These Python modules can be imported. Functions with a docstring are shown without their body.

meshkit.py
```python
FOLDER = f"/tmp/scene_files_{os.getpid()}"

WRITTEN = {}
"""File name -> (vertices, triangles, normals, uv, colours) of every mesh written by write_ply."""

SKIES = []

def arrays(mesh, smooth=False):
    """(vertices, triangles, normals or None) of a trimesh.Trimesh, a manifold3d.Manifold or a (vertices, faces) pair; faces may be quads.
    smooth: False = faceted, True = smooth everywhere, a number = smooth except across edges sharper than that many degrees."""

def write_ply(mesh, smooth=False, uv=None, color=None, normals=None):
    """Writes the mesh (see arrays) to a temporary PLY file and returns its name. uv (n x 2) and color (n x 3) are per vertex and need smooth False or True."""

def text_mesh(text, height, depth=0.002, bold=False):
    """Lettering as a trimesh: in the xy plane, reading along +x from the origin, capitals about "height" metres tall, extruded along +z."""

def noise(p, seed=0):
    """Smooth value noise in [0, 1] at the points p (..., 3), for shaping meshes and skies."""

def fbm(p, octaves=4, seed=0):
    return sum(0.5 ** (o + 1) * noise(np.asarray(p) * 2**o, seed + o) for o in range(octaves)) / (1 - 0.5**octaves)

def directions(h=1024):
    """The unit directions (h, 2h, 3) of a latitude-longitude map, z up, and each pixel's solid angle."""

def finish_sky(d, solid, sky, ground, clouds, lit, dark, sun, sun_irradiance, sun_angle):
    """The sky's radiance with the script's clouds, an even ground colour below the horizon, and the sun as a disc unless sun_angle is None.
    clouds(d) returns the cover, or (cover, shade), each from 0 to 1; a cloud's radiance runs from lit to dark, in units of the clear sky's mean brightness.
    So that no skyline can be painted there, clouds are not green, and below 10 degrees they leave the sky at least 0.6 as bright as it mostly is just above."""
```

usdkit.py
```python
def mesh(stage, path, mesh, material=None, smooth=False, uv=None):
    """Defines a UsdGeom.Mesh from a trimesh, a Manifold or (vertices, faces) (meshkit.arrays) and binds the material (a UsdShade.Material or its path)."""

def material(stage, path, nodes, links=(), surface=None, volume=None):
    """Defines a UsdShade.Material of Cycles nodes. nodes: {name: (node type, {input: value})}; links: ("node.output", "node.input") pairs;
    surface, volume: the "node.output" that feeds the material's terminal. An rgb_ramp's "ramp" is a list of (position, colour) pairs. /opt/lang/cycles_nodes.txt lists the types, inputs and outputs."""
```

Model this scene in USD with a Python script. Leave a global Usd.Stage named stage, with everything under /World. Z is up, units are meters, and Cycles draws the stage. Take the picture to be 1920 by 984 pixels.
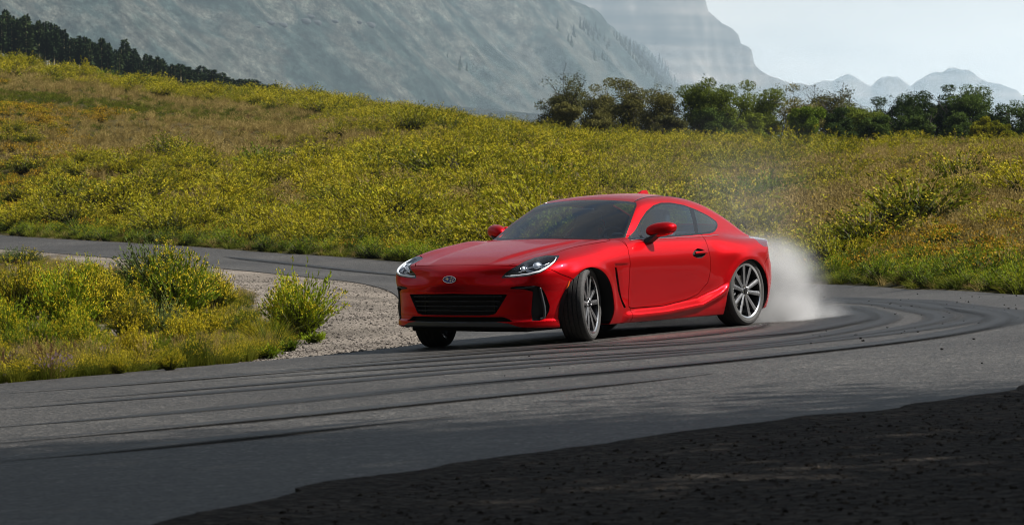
import math, numpy as np, trimesh, usdkit, meshkit
from manifold3d import Manifold
from pxr import Usd, UsdGeom, UsdLux, UsdShade, Gf, Sdf, Vt
from scipy.interpolate import PchipInterpolator, RectBivariateSpline, RBFInterpolator, RegularGridInterpolator
from scipy.spatial.transform import Rotation as Rot
from scipy.spatial import ConvexHull

stage = Usd.Stage.CreateInMemory(); UsdGeom.SetStageUpAxis(stage, UsdGeom.Tokens.z); UsdGeom.SetStageMetersPerUnit(stage, 1.0)
UsdGeom.Xform.Define(stage, '/World'); UsdGeom.Scope.Define(stage, '/World/Looks')
# ---------------------------------------------------------------- camera: a long lens just above the road, looking level along +y
CAMZ = .6574
cam = UsdGeom.Camera.Define(stage, '/World/camera')
cam.CreateHorizontalApertureAttr(36.0); cam.CreateVerticalApertureAttr(36.0*524/1024); cam.CreateFocalLengthAttr(97.535)
cam.CreateFStopAttr(FSTOP := 9.0); cam.CreateFocusDistanceAttr(24.0); cam.CreateClippingRangeAttr(Gf.Vec2f(.5, 60000)); cam.CreateExposureAttr(EXPO := 1.05)
cam.AddTransformOp().Set(Gf.Matrix4d().SetLookAt(Gf.Vec3d(0, 0, CAMZ), Gf.Vec3d(0, 10, CAMZ), Gf.Vec3d(0, 0, 1)).GetInverse())
# ---------------------------------------------------------------- sun from the right, bright hazy sky with thin cloud
HAZE, SKY, CLOUD_LOW, CLOUD_HIGH = 0.85e-4, .05, 9.3, 2.6
SUN = np.array([.80, -.02, .75]); SUN = SUN/np.linalg.norm(SUN)
sun = UsdLux.DistantLight.Define(stage, '/World/sun'); sun.CreateNormalizeAttr(True); sun.CreateIntensityAttr(1.25); sun.CreateAngleAttr(.5); sun.CreateColorAttr(Gf.Vec3f(1, .96, .90))
sun.AddTransformOp().Set(Gf.Matrix4d().SetLookAt(Gf.Vec3d(0, 0, 0), Gf.Vec3d(*(-SUN)), Gf.Vec3d(0, 0, 1)).GetInverse())
sky_mat = usdkit.material(stage, '/World/Looks/cloudy_sky', {
    "sky": ("sky_texture", {"sky_type": "single_scattering", "sun_disc": False, "sun_elevation": math.asin(SUN[2]), "sun_rotation": math.atan2(SUN[0], SUN[1]), "aerosol_density": 1.0}),
    "tc": ("texture_coordinate", {}), "map": ("mapping", {"scale": (1.6, 1.6, 5.0)}), "n": ("noise_texture", {"scale": 2.3, "detail": 7.0, "roughness": .55, "distortion": .4}), "sep": ("separate_xyz", {}),
    "low": ("map_range", {"range_type": "smoothstep", "from_min": .09, "from_max": .30, "to_min": 1.0, "to_max": 0.0, "clamp": True}), "hi": ("rgb_ramp", {"ramp": [(.36, (.10,)*3), (.50, (.55,)*3), (.68, (.85,)*3)]}), "cov": ("math", {"math_type": "maximum"}),
    "lit": ("rgb_ramp", {"ramp": [(.34, (.68, .70, .70)), (.50, (1.0, .97, .92)), (.66, (1.25, 1.18, 1.08))]}), "glow": ("map_range", {"range_type": "smoothstep", "from_min": .03, "from_max": .26, "to_min": CLOUD_LOW, "to_max": CLOUD_HIGH, "clamp": True}), "cc": ("mix_color", {"blend_type": "multiply", "fac": 1.0, "use_clamp_result": False}),
    "mx": ("mix_color", {}), "bg": ("background_shader", {"strength": SKY})},
    [("tc.generated", "map.vector"), ("tc.generated", "sep.vector"), ("map.vector", "n.vector"), ("n.fac", "hi.fac"), ("n.fac", "lit.fac"), ("sep.z", "low.value"), ("sep.z", "glow.value"), ("low.result", "cov.value1"), ("hi.color", "cov.value2"), ("lit.color", "cc.a"), ("glow.result", "cc.b"), ("cov.value", "mx.fac"), ("sky.color", "mx.a"), ("cc.result", "mx.b"), ("mx.result", "bg.color")], surface="bg.background")
dome = UsdLux.DomeLight.Define(stage, '/World/sky'); UsdShade.MaterialBindingAPI.Apply(dome.GetPrim()).Bind(sky_mat); dome.GetPrim().SetCustomDataByKey('kind', 'structure')
# ---------------------------------------------------------------- helpers
NAMES = {}
def numbered(parent, name):
    k = (parent, name); n = NAMES.get(k, 0); NAMES[k] = n+1; return f'{parent}/{name}' + (f'_{n:03d}' if n else '')
def tag(p, label=None, category=None, group=None, kind=None):
    p = p.GetPrim() if hasattr(p, 'GetPrim') else p
    for k, v in (('label', label), ('category', category), ('group', group), ('kind', kind)):
        if v: p.SetCustomDataByKey(k, v)
    return p
def bind(p, mat): UsdShade.MaterialBindingAPI.Apply(p.GetPrim()).Bind(mat)
def thing(name, label=None, category=None, M=None, group=None, parent='/World'):
    x = UsdGeom.Xform.Define(stage, numbered(parent, name))
    if M is not None: x.AddTransformOp().Set(Gf.Matrix4d(*np.asarray(M, float).T.ravel()))
    tag(x, label, category, group); return x
def P(o): return o if isinstance(o, str) else str(o.GetPath())
def put(parent, name, m, mat, smooth=False, label=None, at=None):
    """One Mesh prim under parent: m is a trimesh, (V, F) or (V, F, N)."""
    path = numbered(P(parent), name)
    if isinstance(m, tuple) and len(m) == 3:
        g = usdkit.mesh(stage, path, (m[0], m[1]), mat); g.CreateNormalsAttr(Vt.Vec3fArray.FromNumpy(np.asarray(m[2], np.float32))); g.SetNormalsInterpolation('vertex')
    else: g = usdkit.mesh(stage, path, m, mat, smooth=smooth)
    if label: tag(g, label)
    return g
def frame(loc, rz=0, s=1.0):
    c, n = math.cos(rz)*s, math.sin(rz)*s; return np.array([[c, -n, 0, loc[0]], [n, c, 0, loc[1]], [0, 0, s, loc[2]], [0, 0, 0, 1.0]])
def mat(name, nodes, links=(), surface="p.BSDF", volume=None): return usdkit.material(stage, '/World/Looks/'+name, nodes, links, surface=surface, volume=volume)
def plain(name, color, rough=.5, **kw): return mat(name, {"p": ("principled_bsdf", {"base_color": color, "roughness": rough, **kw})})
def cat(*ms): return trimesh.util.concatenate([m for m in ms])
def hull(pts): return trimesh.Trimesh(pts, ConvexHull(pts).simplices, process=False).convex_hull
def rbox(lo, hi, c=.01):
    lo, hi = np.array(lo, float), np.array(hi, float); pts = []
    for s in np.ndindex(2, 2, 2):
        p = np.where(np.array(s) == 1, hi, lo); q = np.where(np.array(s) == 1, -1, 1)*c
        for d in range(3): e = q.copy(); e[d] = 0; pts.append(p+e)
    return trimesh.convex.convex_hull(np.array(pts))
def tube(path, r, n=8, caps=True):
    path = np.asarray(path, float); r = np.broadcast_to(r, len(path)); T = unit(np.gradient(path, axis=0)); ref = np.array([0, 0, 1.]) if abs(T[:, 2]).mean() < .8 else np.array([1., 0, 0])
    A = unit(np.cross(T, ref)); B = np.cross(T, A); a = np.linspace(0, 2*np.pi, n, endpoint=False)
    V = path[:, None]+r[:, None, None]*(np.cos(a)[None, :, None]*A[:, None]+np.sin(a)[None, :, None]*B[:, None]); V = V.reshape(-1, 3); F = []
    i, j = np.meshgrid(np.arange(len(path)-1), np.arange(n), indexing='ij'); i, j = i.ravel(), j.ravel(); k = (j+1) % n
    F = np.vstack([np.stack([i*n+j, i*n+k, (i+1)*n+k], 1), np.stack([i*n+j, (i+1)*n+k, (i+1)*n+j], 1)])
    if caps:
        c0, c1 = len(V), len(V)+1; V = np.vstack([V, path[0], path[-1]]); q = np.arange(n); e = (len(path)-1)*n
        F = np.vstack([F, np.stack([np.full(n, c0), (q+1) % n, q], 1), np.stack([np.full(n, c1), e+q, e+(q+1) % n], 1)])
    return trimesh.Trimesh(V, F, process=False)
def spin(prof, n=64, axis='y'):
    """Closed profile of (radius, along) pairs turned about an axis."""
    p = np.asarray(prof, float); a = np.linspace(0, 2*np.pi, n, endpoint=False); m = len(p)
    V = np.stack([p[None, :, 0]*np.cos(a)[:, None], np.tile(p[:, 1], (n, 1)), p[None, :, 0]*np.sin(a)[:, None]], -1).reshape(-1, 3)
    i, j = np.meshgrid(np.arange(n), np.arange(m), indexing='ij'); i, j = i.ravel(), j.ravel(); i2, j2 = (i+1) % n, (j+1) % m
    F = np.vstack([np.stack([i*m+j, i2*m+j, i2*m+j2], 1), np.stack([i*m+j, i2*m+j2, i*m+j2], 1)]); t = trimesh.Trimesh(V, F, process=False)
    if t.volume < 0: t.invert()
    return t
# ---------------------------------------------------------------- coupe body as an implicit surface (x forward, y left, z up, metres)
def lerp_tab(xs, ys):
    f = PchipInterpolator(xs, ys, extrapolate=True); return lambda x: f(np.clip(x, xs[0], xs[-1]))
def smax(a, b, k): h = np.clip(.5 + .5*(a-b)/k, 0, 1); return b + (a-b)*h + k*h*(1-h)
def smin(a, b, k): return -smax(-a, -b, k)
def sstep(a, b, x): t = np.clip((x-a)/(b-a), 0, 1); return t*t*(3-2*t)
def gauss(x, w): return np.exp(-(x/w)**2)
FA, RA, ARF, ARR = (1.30, .295), (-1.30, .295), .392, .372     # wheel arch centres and radii
zc_deck = lerp_tab([-2.3,-2.1,-1.9,-1.7,-1.3,-.6,0,.5,.8,1.1,1.4,1.7,1.9,2.0,2.1,2.3], [.80,.862,.868,.882,.90,.90,.90,.908,.905,.878,.842,.797,.757,.735,.69,.58])
_zs = [.12,.20,.29,.38,.46,.56,.66,.74,.80,.86,.92,1.0]
_xs = [-2.2,-1.9,-1.6,-1.3,-1.0,-.7,-.3,.2,.6,.9,1.3,1.6,1.85,2.1]
_Y = np.array([
 # .12  .20  .29  .38  .46  .56  .66  .74  .80  .86  .92  1.0
 [.70, .75, .79, .81, .82, .82, .81, .79, .77, .73, .68, .60],
 [.76, .80, .825,.84, .852,.856,.85, .83, .80, .76, .70, .62],
 [.79, .83, .86, .872,.878,.882,.878,.858,.828,.783,.725,.64],
 [.79, .84, .872,.882,.888,.892,.890,.872,.842,.795,.735,.65],
 [.78, .835,.862,.868,.874,.880,.882,.870,.843,.798,.738,.66],
 [.77, .82, .840,.842,.848,.860,.868,.860,.838,.802,.755,.68],
 [.77, .815,.832,.826,.832,.848,.860,.854,.834,.805,.770,.70],
 [.77, .815,.832,.826,.832,.846,.858,.853,.833,.805,.770,.70],
 [.77, .815,.835,.832,.838,.850,.861,.856,.835,.800,.755,.69],
 [.78, .825,.850,.852,.858,.868,.874,.862,.832,.785,.730,.66],
 [.80, .845,.868,.876,.880,.886,.885,.862,.815,.750,.690,.62],
 [.79, .835,.858,.866,.870,.872,.866,.836,.785,.725,.670,.60],
 [.76, .80, .825,.84, .845,.842,.830,.80, .755,.70, .645,.58],
 [.72, .76, .79, .80, .80, .795,.78, .755,.715,.66, .61, .55]])
_Ys = RectBivariateSpline(_xs, _zs, _Y, kx=3, ky=3)
def poly_sd(P, a, b):
    """Signed distance to a closed polygon, negative inside."""
    P = np.asarray(P, float); a, b = np.broadcast_arrays(a, b); d = np.full(a.shape, 1e9); ins = np.zeros(a.shape, bool)
    for (x0, y0), (x1, y1) in zip(P, np.roll(P, -1, 0)):
        ex, ey = x1-x0, y1-y0; t = np.clip(((a-x0)*ex+(b-y0)*ey)/(ex*ex+ey*ey+1e-12), 0, 1)
        d = np.minimum(d, (a-x0-t*ex)**2+(b-y0-t*ey)**2)
        c = ((y0 > b) != (y1 > b)) & (a < ex*(b-y0)/(ey if ey else 1e-9)+x0); ins ^= c
    d = np.sqrt(d); return np.where(ins, -d, d)
def f_side(x, z):
    Y = _Ys.ev(np.clip(x, -2.2, 2.1), np.clip(z, .12, 1.0))
    for (cx, cz), R in ((FA, ARF), (RA, ARR)):                       # rolled lips round the wheel arches
        r = np.hypot(x-cx, z-cz); Y = Y + .014*gauss(r-R-.01, .05)*sstep(.2, .35, z)*sstep(.80, .66, z)
    zr = np.interp(x, [-.95, -.8, -.5, .1, .62, .75], [.435, .372, .296, .256, .250, .248])    # blade of the side skirt, sweeping up to the rear
    amp = np.interp(x, [-.98, -.86, -.6, .5, .66, .74], [0, .034, .050, .036, .024, 0])
    Y = Y + amp*sstep(zr+.044, zr-.004, z)*sstep(zr-.09, zr-.012, z) - .012*gauss(z-zr-.06, .05)*sstep(-.9, -.6, x)*sstep(.7, .5, x)
    xl = .735+(z-.35)*.42                                              # scooped panel behind the front wheel, steep at its front edge
    Y = Y - .020*sstep(xl+.03, xl-.01, x)*sstep(.60, .76, x-(z-.35)*.12+.02)*sstep(.705, .685, z)*sstep(.30, .42, z)
    Y = Y + .020*gauss(x+1.27, .34)*gauss(z-.735, .085) - .020*gauss(x+.80, .17)*gauss(z-.72, .14)      # haunch and the hollow ahead of it
    return Y
def hood_ridge(x): return .30 + .17*np.clip((1.95-x)/1.4, 0, 1.2)
def f_deck(x, y):
    ay = np.abs(y); front = sstep(.4, .7, x); rear = sstep(-.9, -1.5, x)
    z = zc_deck(x) - (.02+.03*sstep(1.4, 2.0, x))*front*(ay/.6)**2*.6 - rear*.03*(ay/.7)**2
    z = z + .022*gauss(ay-.665-.03*sstep(1.4, .9, x), .10)*sstep(.35, .95, x)*sstep(1.85, 1.35, x)       # fender crests
    rg = hood_ridge(x); z = z + .014*sstep(rg+.045, rg-.005, ay)*sstep(.55, .9, x)*sstep(2.02, 1.75, x)   # raised hood centre
    z = z - .010*gauss(ay-rg-.08, .06)*sstep(.7, 1.0, x)*sstep(1.95, 1.6, x)
    z = z + .020*sstep(-1.90, -2.08, x)*(1-.8*(ay/.75)**2)                                             # ducktail
    return z
xf_prof = lerp_tab([.10,.19,.225,.262,.28,.32,.40,.50,.53,.58,.63,.68,.72,.76,.80,.86], [1.90,2.02,2.068,2.066,2.044,2.052,2.050,2.054,2.066,2.088,2.093,2.075,2.03,1.95,1.84,1.6])
bow_f = lerp_tab([0,.2,.4,.5,.6,.7,.75,.8,.85,.9], [0,-.008,-.038,-.066,-.11,-.178,-.23,-.305,-.42,-.6])
xr_prof = lerp_tab([.1,.2,.35,.5,.6,.68,.76,.82,.87,.92], [-1.95,-2.03,-2.10,-2.135,-2.13,-2.10,-2.09,-2.10,-2.115,-2.12])
bow_r = lerp_tab([0,.3,.5,.6,.7,.75,.8,.85,.9], [0,.012,.045,.085,.15,.205,.275,.36,.5])
def f_lower(x, y, z):
    ay = np.abs(y)
    f = smax(ay - f_side(x, z), (z - f_deck(x, y))*.97, .07)
    f = smax(f, x - (xf_prof(z) + bow_f(ay) - .082*sstep(.05, .5, ay)*sstep(.80, .5, ay)*gauss(z-.645, .075)), .035)
    f = smax(f, (xr_prof(z) + bow_r(ay)) - x, .03)
    zb = np.interp(x, [-2.2, -1.7, -1.2, -.8, 1.0, 1.7, 2.1], [.26, .20, .17, .175, .185, .20, .215])
    return smax(f, zb - z, .012)
zr_roof = lerp_tab([-2.5,-2.1,-1.95,-1.7,-1.4,-1.1,-.87,-.6,-.3,-.12,.0,.2,.4,.68,.80,1.3], [.50,.80,.885,1.012,1.148,1.242,1.280,1.296,1.290,1.274,1.248,1.168,1.075,.930,.865,.55])
cr_roof = lerp_tab([-2,-1,-.5,0,.3,.55,.8], [.24,.22,.17,.135,.18,.23,.24])
_Yg = RectBivariateSpline([-2.0,-1.6,-1.2,-.8,-.3,.2,.5,.8], [.78,.88,.96,1.04,1.12,1.20,1.30], np.array([
 [.60,.56,.52,.47,.42,.36,.28], [.66,.63,.585,.535,.48,.42,.33], [.73,.70,.655,.605,.55,.485,.39], [.775,.745,.703,.655,.60,.54,.44],
 [.79,.758,.715,.668,.615,.56,.47], [.785,.75,.705,.655,.60,.545,.46], [.76,.715,.665,.615,.56,.51,.42], [.71,.66,.61,.56,.51,.46,.38]]), kx=3, ky=2)
def f_green(x, y, z):
    ay = np.abs(y)
    return smax((z - zr_roof(x) + cr_roof(x)*y*y)*.93, ay - _Yg.ev(np.clip(x, -2, .8), np.clip(z, .78, 1.3)), .05 - .02*sstep(0, .4, x))
def f_body(x, y, z):
    k = np.interp(x, [-2, -1.5, -1.0, -.75, .45, .6], [.06, .075, .06, .014, .012, .012])
    return smin(f_lower(x, y, z), smax(f_green(x, y, z), .6 - z, .01), k)
def surface_net(F, lo, hi, h):
    n = np.ceil((np.array(hi)-lo)/h).astype(int)+1; ax = [lo[i]+h*np.arange(n[i]) for i in range(3)]
    v = np.broadcast_to(F(ax[0][:,None,None], ax[1][None,:,None], ax[2][None,None,:]), n).astype(np.float32)
    s = v < 0; c = np.zeros(n-1, np.int16)
    for i in (0,1):
        for j in (0,1):
            for k in (0,1): c += s[i:n[0]-1+i, j:n[1]-1+j, k:n[2]-1+k]
    cells = np.argwhere((c > 0) & (c < 8)); idx = np.full(n-1, -1, np.int64); idx[tuple(cells.T)] = np.arange(len(cells))
    acc = np.zeros((len(cells), 3)); cnt = np.zeros(len(cells)); C = [(i,j,k) for i in (0,1) for j in (0,1) for k in (0,1)]
    for a in C:
        for d in range(3):
            if a[d] == 0:
                b = list(a); b[d] = 1
                va, vb = v[tuple((cells+a).T)], v[tuple((cells+b).T)]; m = (va < 0) != (vb < 0)
                t = np.where(m, va/np.where(m, va-vb, 1), 0); p = np.tile(np.array(a, float), (len(cells), 1)); p[:, d] = t
                acc[m] += p[m]; cnt[m] += 1
    V = np.array(lo) + h*(cells + acc/cnt[:, None]); faces = []
    for d in range(3):
        u, w = (d+1) % 3, (d+2) % 3
        sl0 = [slice(None)]*3; sl1 = [slice(None)]*3; sl0[d] = slice(0, n[d]-1); sl1[d] = slice(1, n[d])
        a, b = s[tuple(sl0)], s[tuple(sl1)]; e = np.argwhere(a != b); e = e[(e[:,u] > 0) & (e[:,w] > 0) & (e[:,u] < n[u]-1) & (e[:,w] < n[w]-1)]
        q = []
        for du, dw in ((1,1), (0,1), (0,0), (1,0)):
            g = e.copy(); g[:,u] -= du; g[:,w] -= dw; q.append(idx[tuple(g.T)])
        q = np.stack(q, 1); flip = ~a[tuple(e.T)]; q[flip] = q[flip][:, ::-1]; faces.append(q)
    Q = np.vstack(faces); Fc = np.vstack([Q[:, [0,1,2]], Q[:, [0,2,3]]])
    for _ in range(3):
        f, g = grad(F, V); V = V - np.clip(f, -h, h)[:, None]*g/np.maximum((g*g).sum(1), .2)[:, None]
    return V, Fc, unit(grad(F, V)[1])
def grad(F, V, e=.0015):
    x, y, z = V.T; f = F(x, y, z)
    return f, np.stack([F(x+e, y, z)-F(x-e, y, z), F(x, y+e, z)-F(x, y-e, z), F(x, y, z+e)-F(x, y, z-e)], 1)/(2*e)
def unit(g): return g/np.maximum(np.linalg.norm(g, axis=1, keepdims=True), 1e-9)
def clip(M, s, keep_neg=True):
    """Part of a mesh (V, F, N) where the vertex field s is negative (or positive)."""
    V, F, N = M; s = np.where(keep_neg, 1, -1)*np.asarray(s, float); s = np.where(np.abs(s) < 1e-7, 1e-7, s)
    ins = s < 0; c = ins[F].sum(1); out = [F[c == 3]]; newV, newN = [V], [N]; base = len(V)
    mix = F[(c == 1) | (c == 2)]
    if len(mix):
        cm = ins[mix].sum(1); odd = np.where(cm[:, None] == 1, ins[mix], ~ins[mix]).argmax(1)
        r = np.arange(len(mix)); A, B, C = mix[r, odd], mix[r, (odd+1) % 3], mix[r, (odd+2) % 3]
        def cut(p, q): t = (s[p]/(s[p]-s[q]))[:, None]; newV.append(V[p]+t*(V[q]-V[p])); newN.append(N[p]+t*(N[q]-N[p]))
        cut(A, B); cut(A, C); i1 = base+r; i2 = base+len(mix)+r; one = cm == 1
        out += [np.stack([A, i1, i2], 1)[one], np.stack([i1, B, C], 1)[~one], np.stack([i1, C, i2], 1)[~one]]
    F2 = np.vstack(out); V2, N2 = np.vstack(newV), unit(np.vstack(newN)); u, inv = np.unique(F2, return_inverse=True)
    return V2[u], inv.reshape(-1, 3), N2[u]
def weld(M):
    V, F, N = M; k, i, inv = np.unique(np.round(V/2e-5).astype(np.int64), axis=0, return_index=True, return_inverse=True)
    F = inv.reshape(-1)[F]; F = F[(F[:,0] != F[:,1]) & (F[:,1] != F[:,2]) & (F[:,0] != F[:,2])]; return V[i], F, N[i]
def thick(M, d=.008, floor=False):
    """Adds an edge of depth d round the open border of a panel."""
    V, F, N = weld(M); E = np.vstack([F[:, [0,1]], F[:, [1,2]], F[:, [2,0]]]); key = np.sort(E, 1); u, i, cn = np.unique(key, axis=0, return_index=True, return_counts=True)
    E = E[i[cn == 1]]
    if len(E) == 0: return V, F, N
    a, b = V[E[:,0]], V[E[:,1]]; a2, b2 = a-d*N[E[:,0]], b-d*N[E[:,1]]; n = len(E); nn = unit(np.cross(b-a, a2-a)*-1)
    W = np.vstack([a, b, a2, b2]); k = len(V)+np.arange(n); G = np.vstack([np.stack([k+n, k, k+2*n], 1), np.stack([k+n, k+2*n, k+3*n], 1)])
    nn = unit(np.cross(W[G[:n,1]-len(V)]-W[G[:n,0]-len(V)], W[G[:n,2]-len(V)]-W[G[:n,0]-len(V)]))
    if floor: return np.vstack([V-d*N, W]), np.vstack([F, G]), np.vstack([N, nn, nn, nn, nn])      # a recess: the skin sunk by d, with walls
    return np.vstack([V, W]), np.vstack([F, G]), np.vstack([N, nn, nn, nn, nn])
# ---------------------------------------------------------------- the red coupe, mid drift
RC = np.array([[-0.5801973, 0.8125485, -0.0559996], [0.0330673, -0.0451987, -0.9984306], [-0.8138044, -0.5811385, -0.0006446]])
RW = np.array([[1, 0, 0], [0, 0, 1], [0, -1, 0.]]) @ RC; TW = np.array([.71497, 24.91633, 0])   # chassis on the banked road
RB = Rot.from_euler('xy', [-.040, .00198]).as_matrix(); TB = np.array([0, 0, .3-.02884]) - RB @ [0, 0, .3]   # body leaning out of the turn
M4 = np.eye(4); M4[:3, :3] = RW; M4[:3, 3] = TW
car = thing('sports_car', 'glossy red two-door coupe drifting through the bend with its front wheels turned', 'car', M4)
flake = {"n": ("noise_texture", {"scale": 900.0, "detail": 1.0}), "b": ("bump", {"strength": .04, "distance": .001})}
paint = mat('red_paint', {"p": ("principled_bsdf", {"base_color": (.47, .0016, .005), "roughness": .34, "metallic": .82, "specular_ior_level": .0, "coat_weight": .36, "coat_roughness": .03, "coat_ior": 1.4}), **flake}, [("n.fac", "b.height"), ("b.normal", "p.normal")])
black_plastic = mat('black_plastic', {"p": ("principled_bsdf", {"base_color": (.012, .012, .013), "roughness": .5}), "n": ("noise_texture", {"scale": 400.0}), "b": ("bump", {"strength": .15, "distance": .001})}, [("n.fac", "b.height"), ("b.normal", "p.normal")])
gloss_black = plain('gloss_black', (.008, .008, .009), .18)
deep_black = plain('liner_black', (.006, .006, .006), .9)
grey_lip = plain('dark_grey_lip', (.028, .03, .034), .42)
rubber = mat('tyre_rubber', {"p": ("principled_bsdf", {"base_color": (.018, .018, .018), "roughness": .78}), "n": ("noise_texture", {"scale": 60.0, "detail": 5.0}), "r": ("rgb_ramp", {"ramp": [(.3, (.012,)*3), (.75, (.040, .038, .036))]})}, [("n.fac", "r.fac"), ("r.color", "p.base_color")])
alloy = mat('grey_alloy', {"p": ("principled_bsdf", {"base_color": (.20, .20, .205), "roughness": .3, "metallic": .85}), "n": ("noise_texture", {"scale": 40.0, "detail": 4.0}), "r": ("rgb_ramp", {"ramp": [(.3, (.24,)*3), (.7, (.42,)*3)]})}, [("n.fac", "r.fac"), ("r.color", "p.roughness")])
bright_alloy = plain('bright_alloy', (.62, .62, .63), .22, metallic=1.0)
disc_steel = plain('brake_steel', (.25, .24, .23), .4, metallic=1.0)
chrome = plain('chrome', (.75, .76, .78), .12, metallic=1.0)
def pane(name, tint, lo, hi):
    """A clear pane: mirrors a little face on (lo), more at a glancing angle (hi)."""
    return mat(name, {"t": ("transparent_bsdf", {"color": tint}), "g": ("glossy_bsdf", {"color": (1, 1, 1), "roughness": 0.0}), "w": ("layer_weight", {"blend": .5}), "p": ("math", {"math_type": "power", "value2": 3.0}), "f": ("map_range", {"to_min": lo, "to_max": hi, "clamp": True}), "m": ("mix_closure", {})}, [("w.facing", "p.value1"), ("p.value", "f.value"), ("f.result", "m.fac"), ("t.BSDF", "m.closure1"), ("g.BSDF", "m.closure2")], surface="m.closure")
screen_glass = pane('windscreen_glass', (.58, .68, .74), .05, .7); side_glass = pane('side_glass', (.42, .56, .66), .12, .7); lens_glass = pane('lens_glass', (.95, .96, .97), .03, .35)
red_lens = plain('red_lens', (.10, .012, .015), .12, coat_weight=1.0); amber_lens = plain('amber_lens', (.65, .10, .01), .25)
seat_black = plain('seat_black', (.015, .015, .017), .7); seat_red = plain('seat_red', (.25, .012, .015), .6)
lamp_white = plain('lamp_white', (.85, .88, .92), .25, coat_weight=.5)
badge_blue = plain('badge_blue', (.012, .045, .26), .25, coat_weight=1.0)

def arch_c(x, y, z):
    return np.maximum(np.minimum(np.hypot(x-FA[0], z-FA[1])-ARF, np.hypot(x-RA[0], z-RA[1])-ARR), .50-np.abs(y))
GRILLE = [(-.512,.490), (0,.499), (.512,.490), (.500,.470), (.445,.385), (.405,.328), (.345,.316), (-.345,.316), (-.405,.328), (-.445,.385), (-.500,.470)]
FOG = [(.535,.547), (.60,.556), (.728,.557), (.752,.541), (.771,.474), (.788,.382), (.783,.335), (.762,.282), (.735,.266), (.685,.268), (.682,.352), (.690,.441), (.697,.508), (.640,.527), (.540,.534)]
LOWIN = [(-.47,.303), (.47,.303), (.56,.262), (-.56,.262)]
LAMP = [(1.972,.443,.622), (1.957,.475,.662), (1.932,.530,.703), (1.809,.558,.752), (1.692,.600,.785), (1.624,.672,.799), (1.560,.760,.797), (1.673,.795,.748), (1.766,.790,.702), (1.844,.755,.660), (1.904,.675,.637), (1.936,.554,.626)]
SLOT = [(.905,.672), (.845,.672), (.778,.500), (.690,.322), (.722,.312), (.832,.465), (.890,.600)]
SCOOP = [(.86,.690), (.66,.690), (.640,.560), (.640,.330), (.712,.322), (.815,.500)]
HANDLE = [(-.385,.742), (-.43,.772), (-.50,.792), (-.57,.782), (-.625,.762), (-.60,.728), (-.53,.704), (-.46,.706), (-.40,.722)]
du = lambda x, y: (np.abs(y)-x)*.70710678
LAMP2 = [((p[1]-p[0])*.70710678, p[2]) for p in LAMP]
def f_carved(x, y, z): return np.maximum(f_body(x, y, z), -arch_c(x, y, z))
H = .0115
V, F_, N = surface_net(f_body, (-2.2, -2*H, .12), (2.2, .93, 1.34), H)
half = clip((V, F_, N), -V[:, 1])
half[0][:, 1] = np.maximum(half[0][:, 1], 0); c0 = half[0][:, 1] < 1e-6; half[2][c0, 1] = 0; half = (half[0], half[1], unit(half[2]))
def mirror(M): return M[0]*[1, -1, 1], M[1][:, ::-1], M[2]*[1, -1, 1]
def both(M): m = mirror(M); return np.vstack([M[0], m[0]]), np.vstack([M[1], m[1]+len(M[0])]), np.vstack([M[2], m[2]])
def body(M): return M[0] @ RB.T + TB, M[1], M[2] @ RB.T
def tb(t): t = t.copy(); t.vertices = t.vertices @ RB.T + TB; return t
def panel(name, M, m, pair=True, d=.008, parent=None, label=None):
    """A body panel and, when it has one, its twin on the other side."""
    out = []
    for q in ((M, mirror(M)) if pair else (M,)): out.append(put(parent or car, name, body(thick(q, d) if d else q), m, label=label))
    return out
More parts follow.
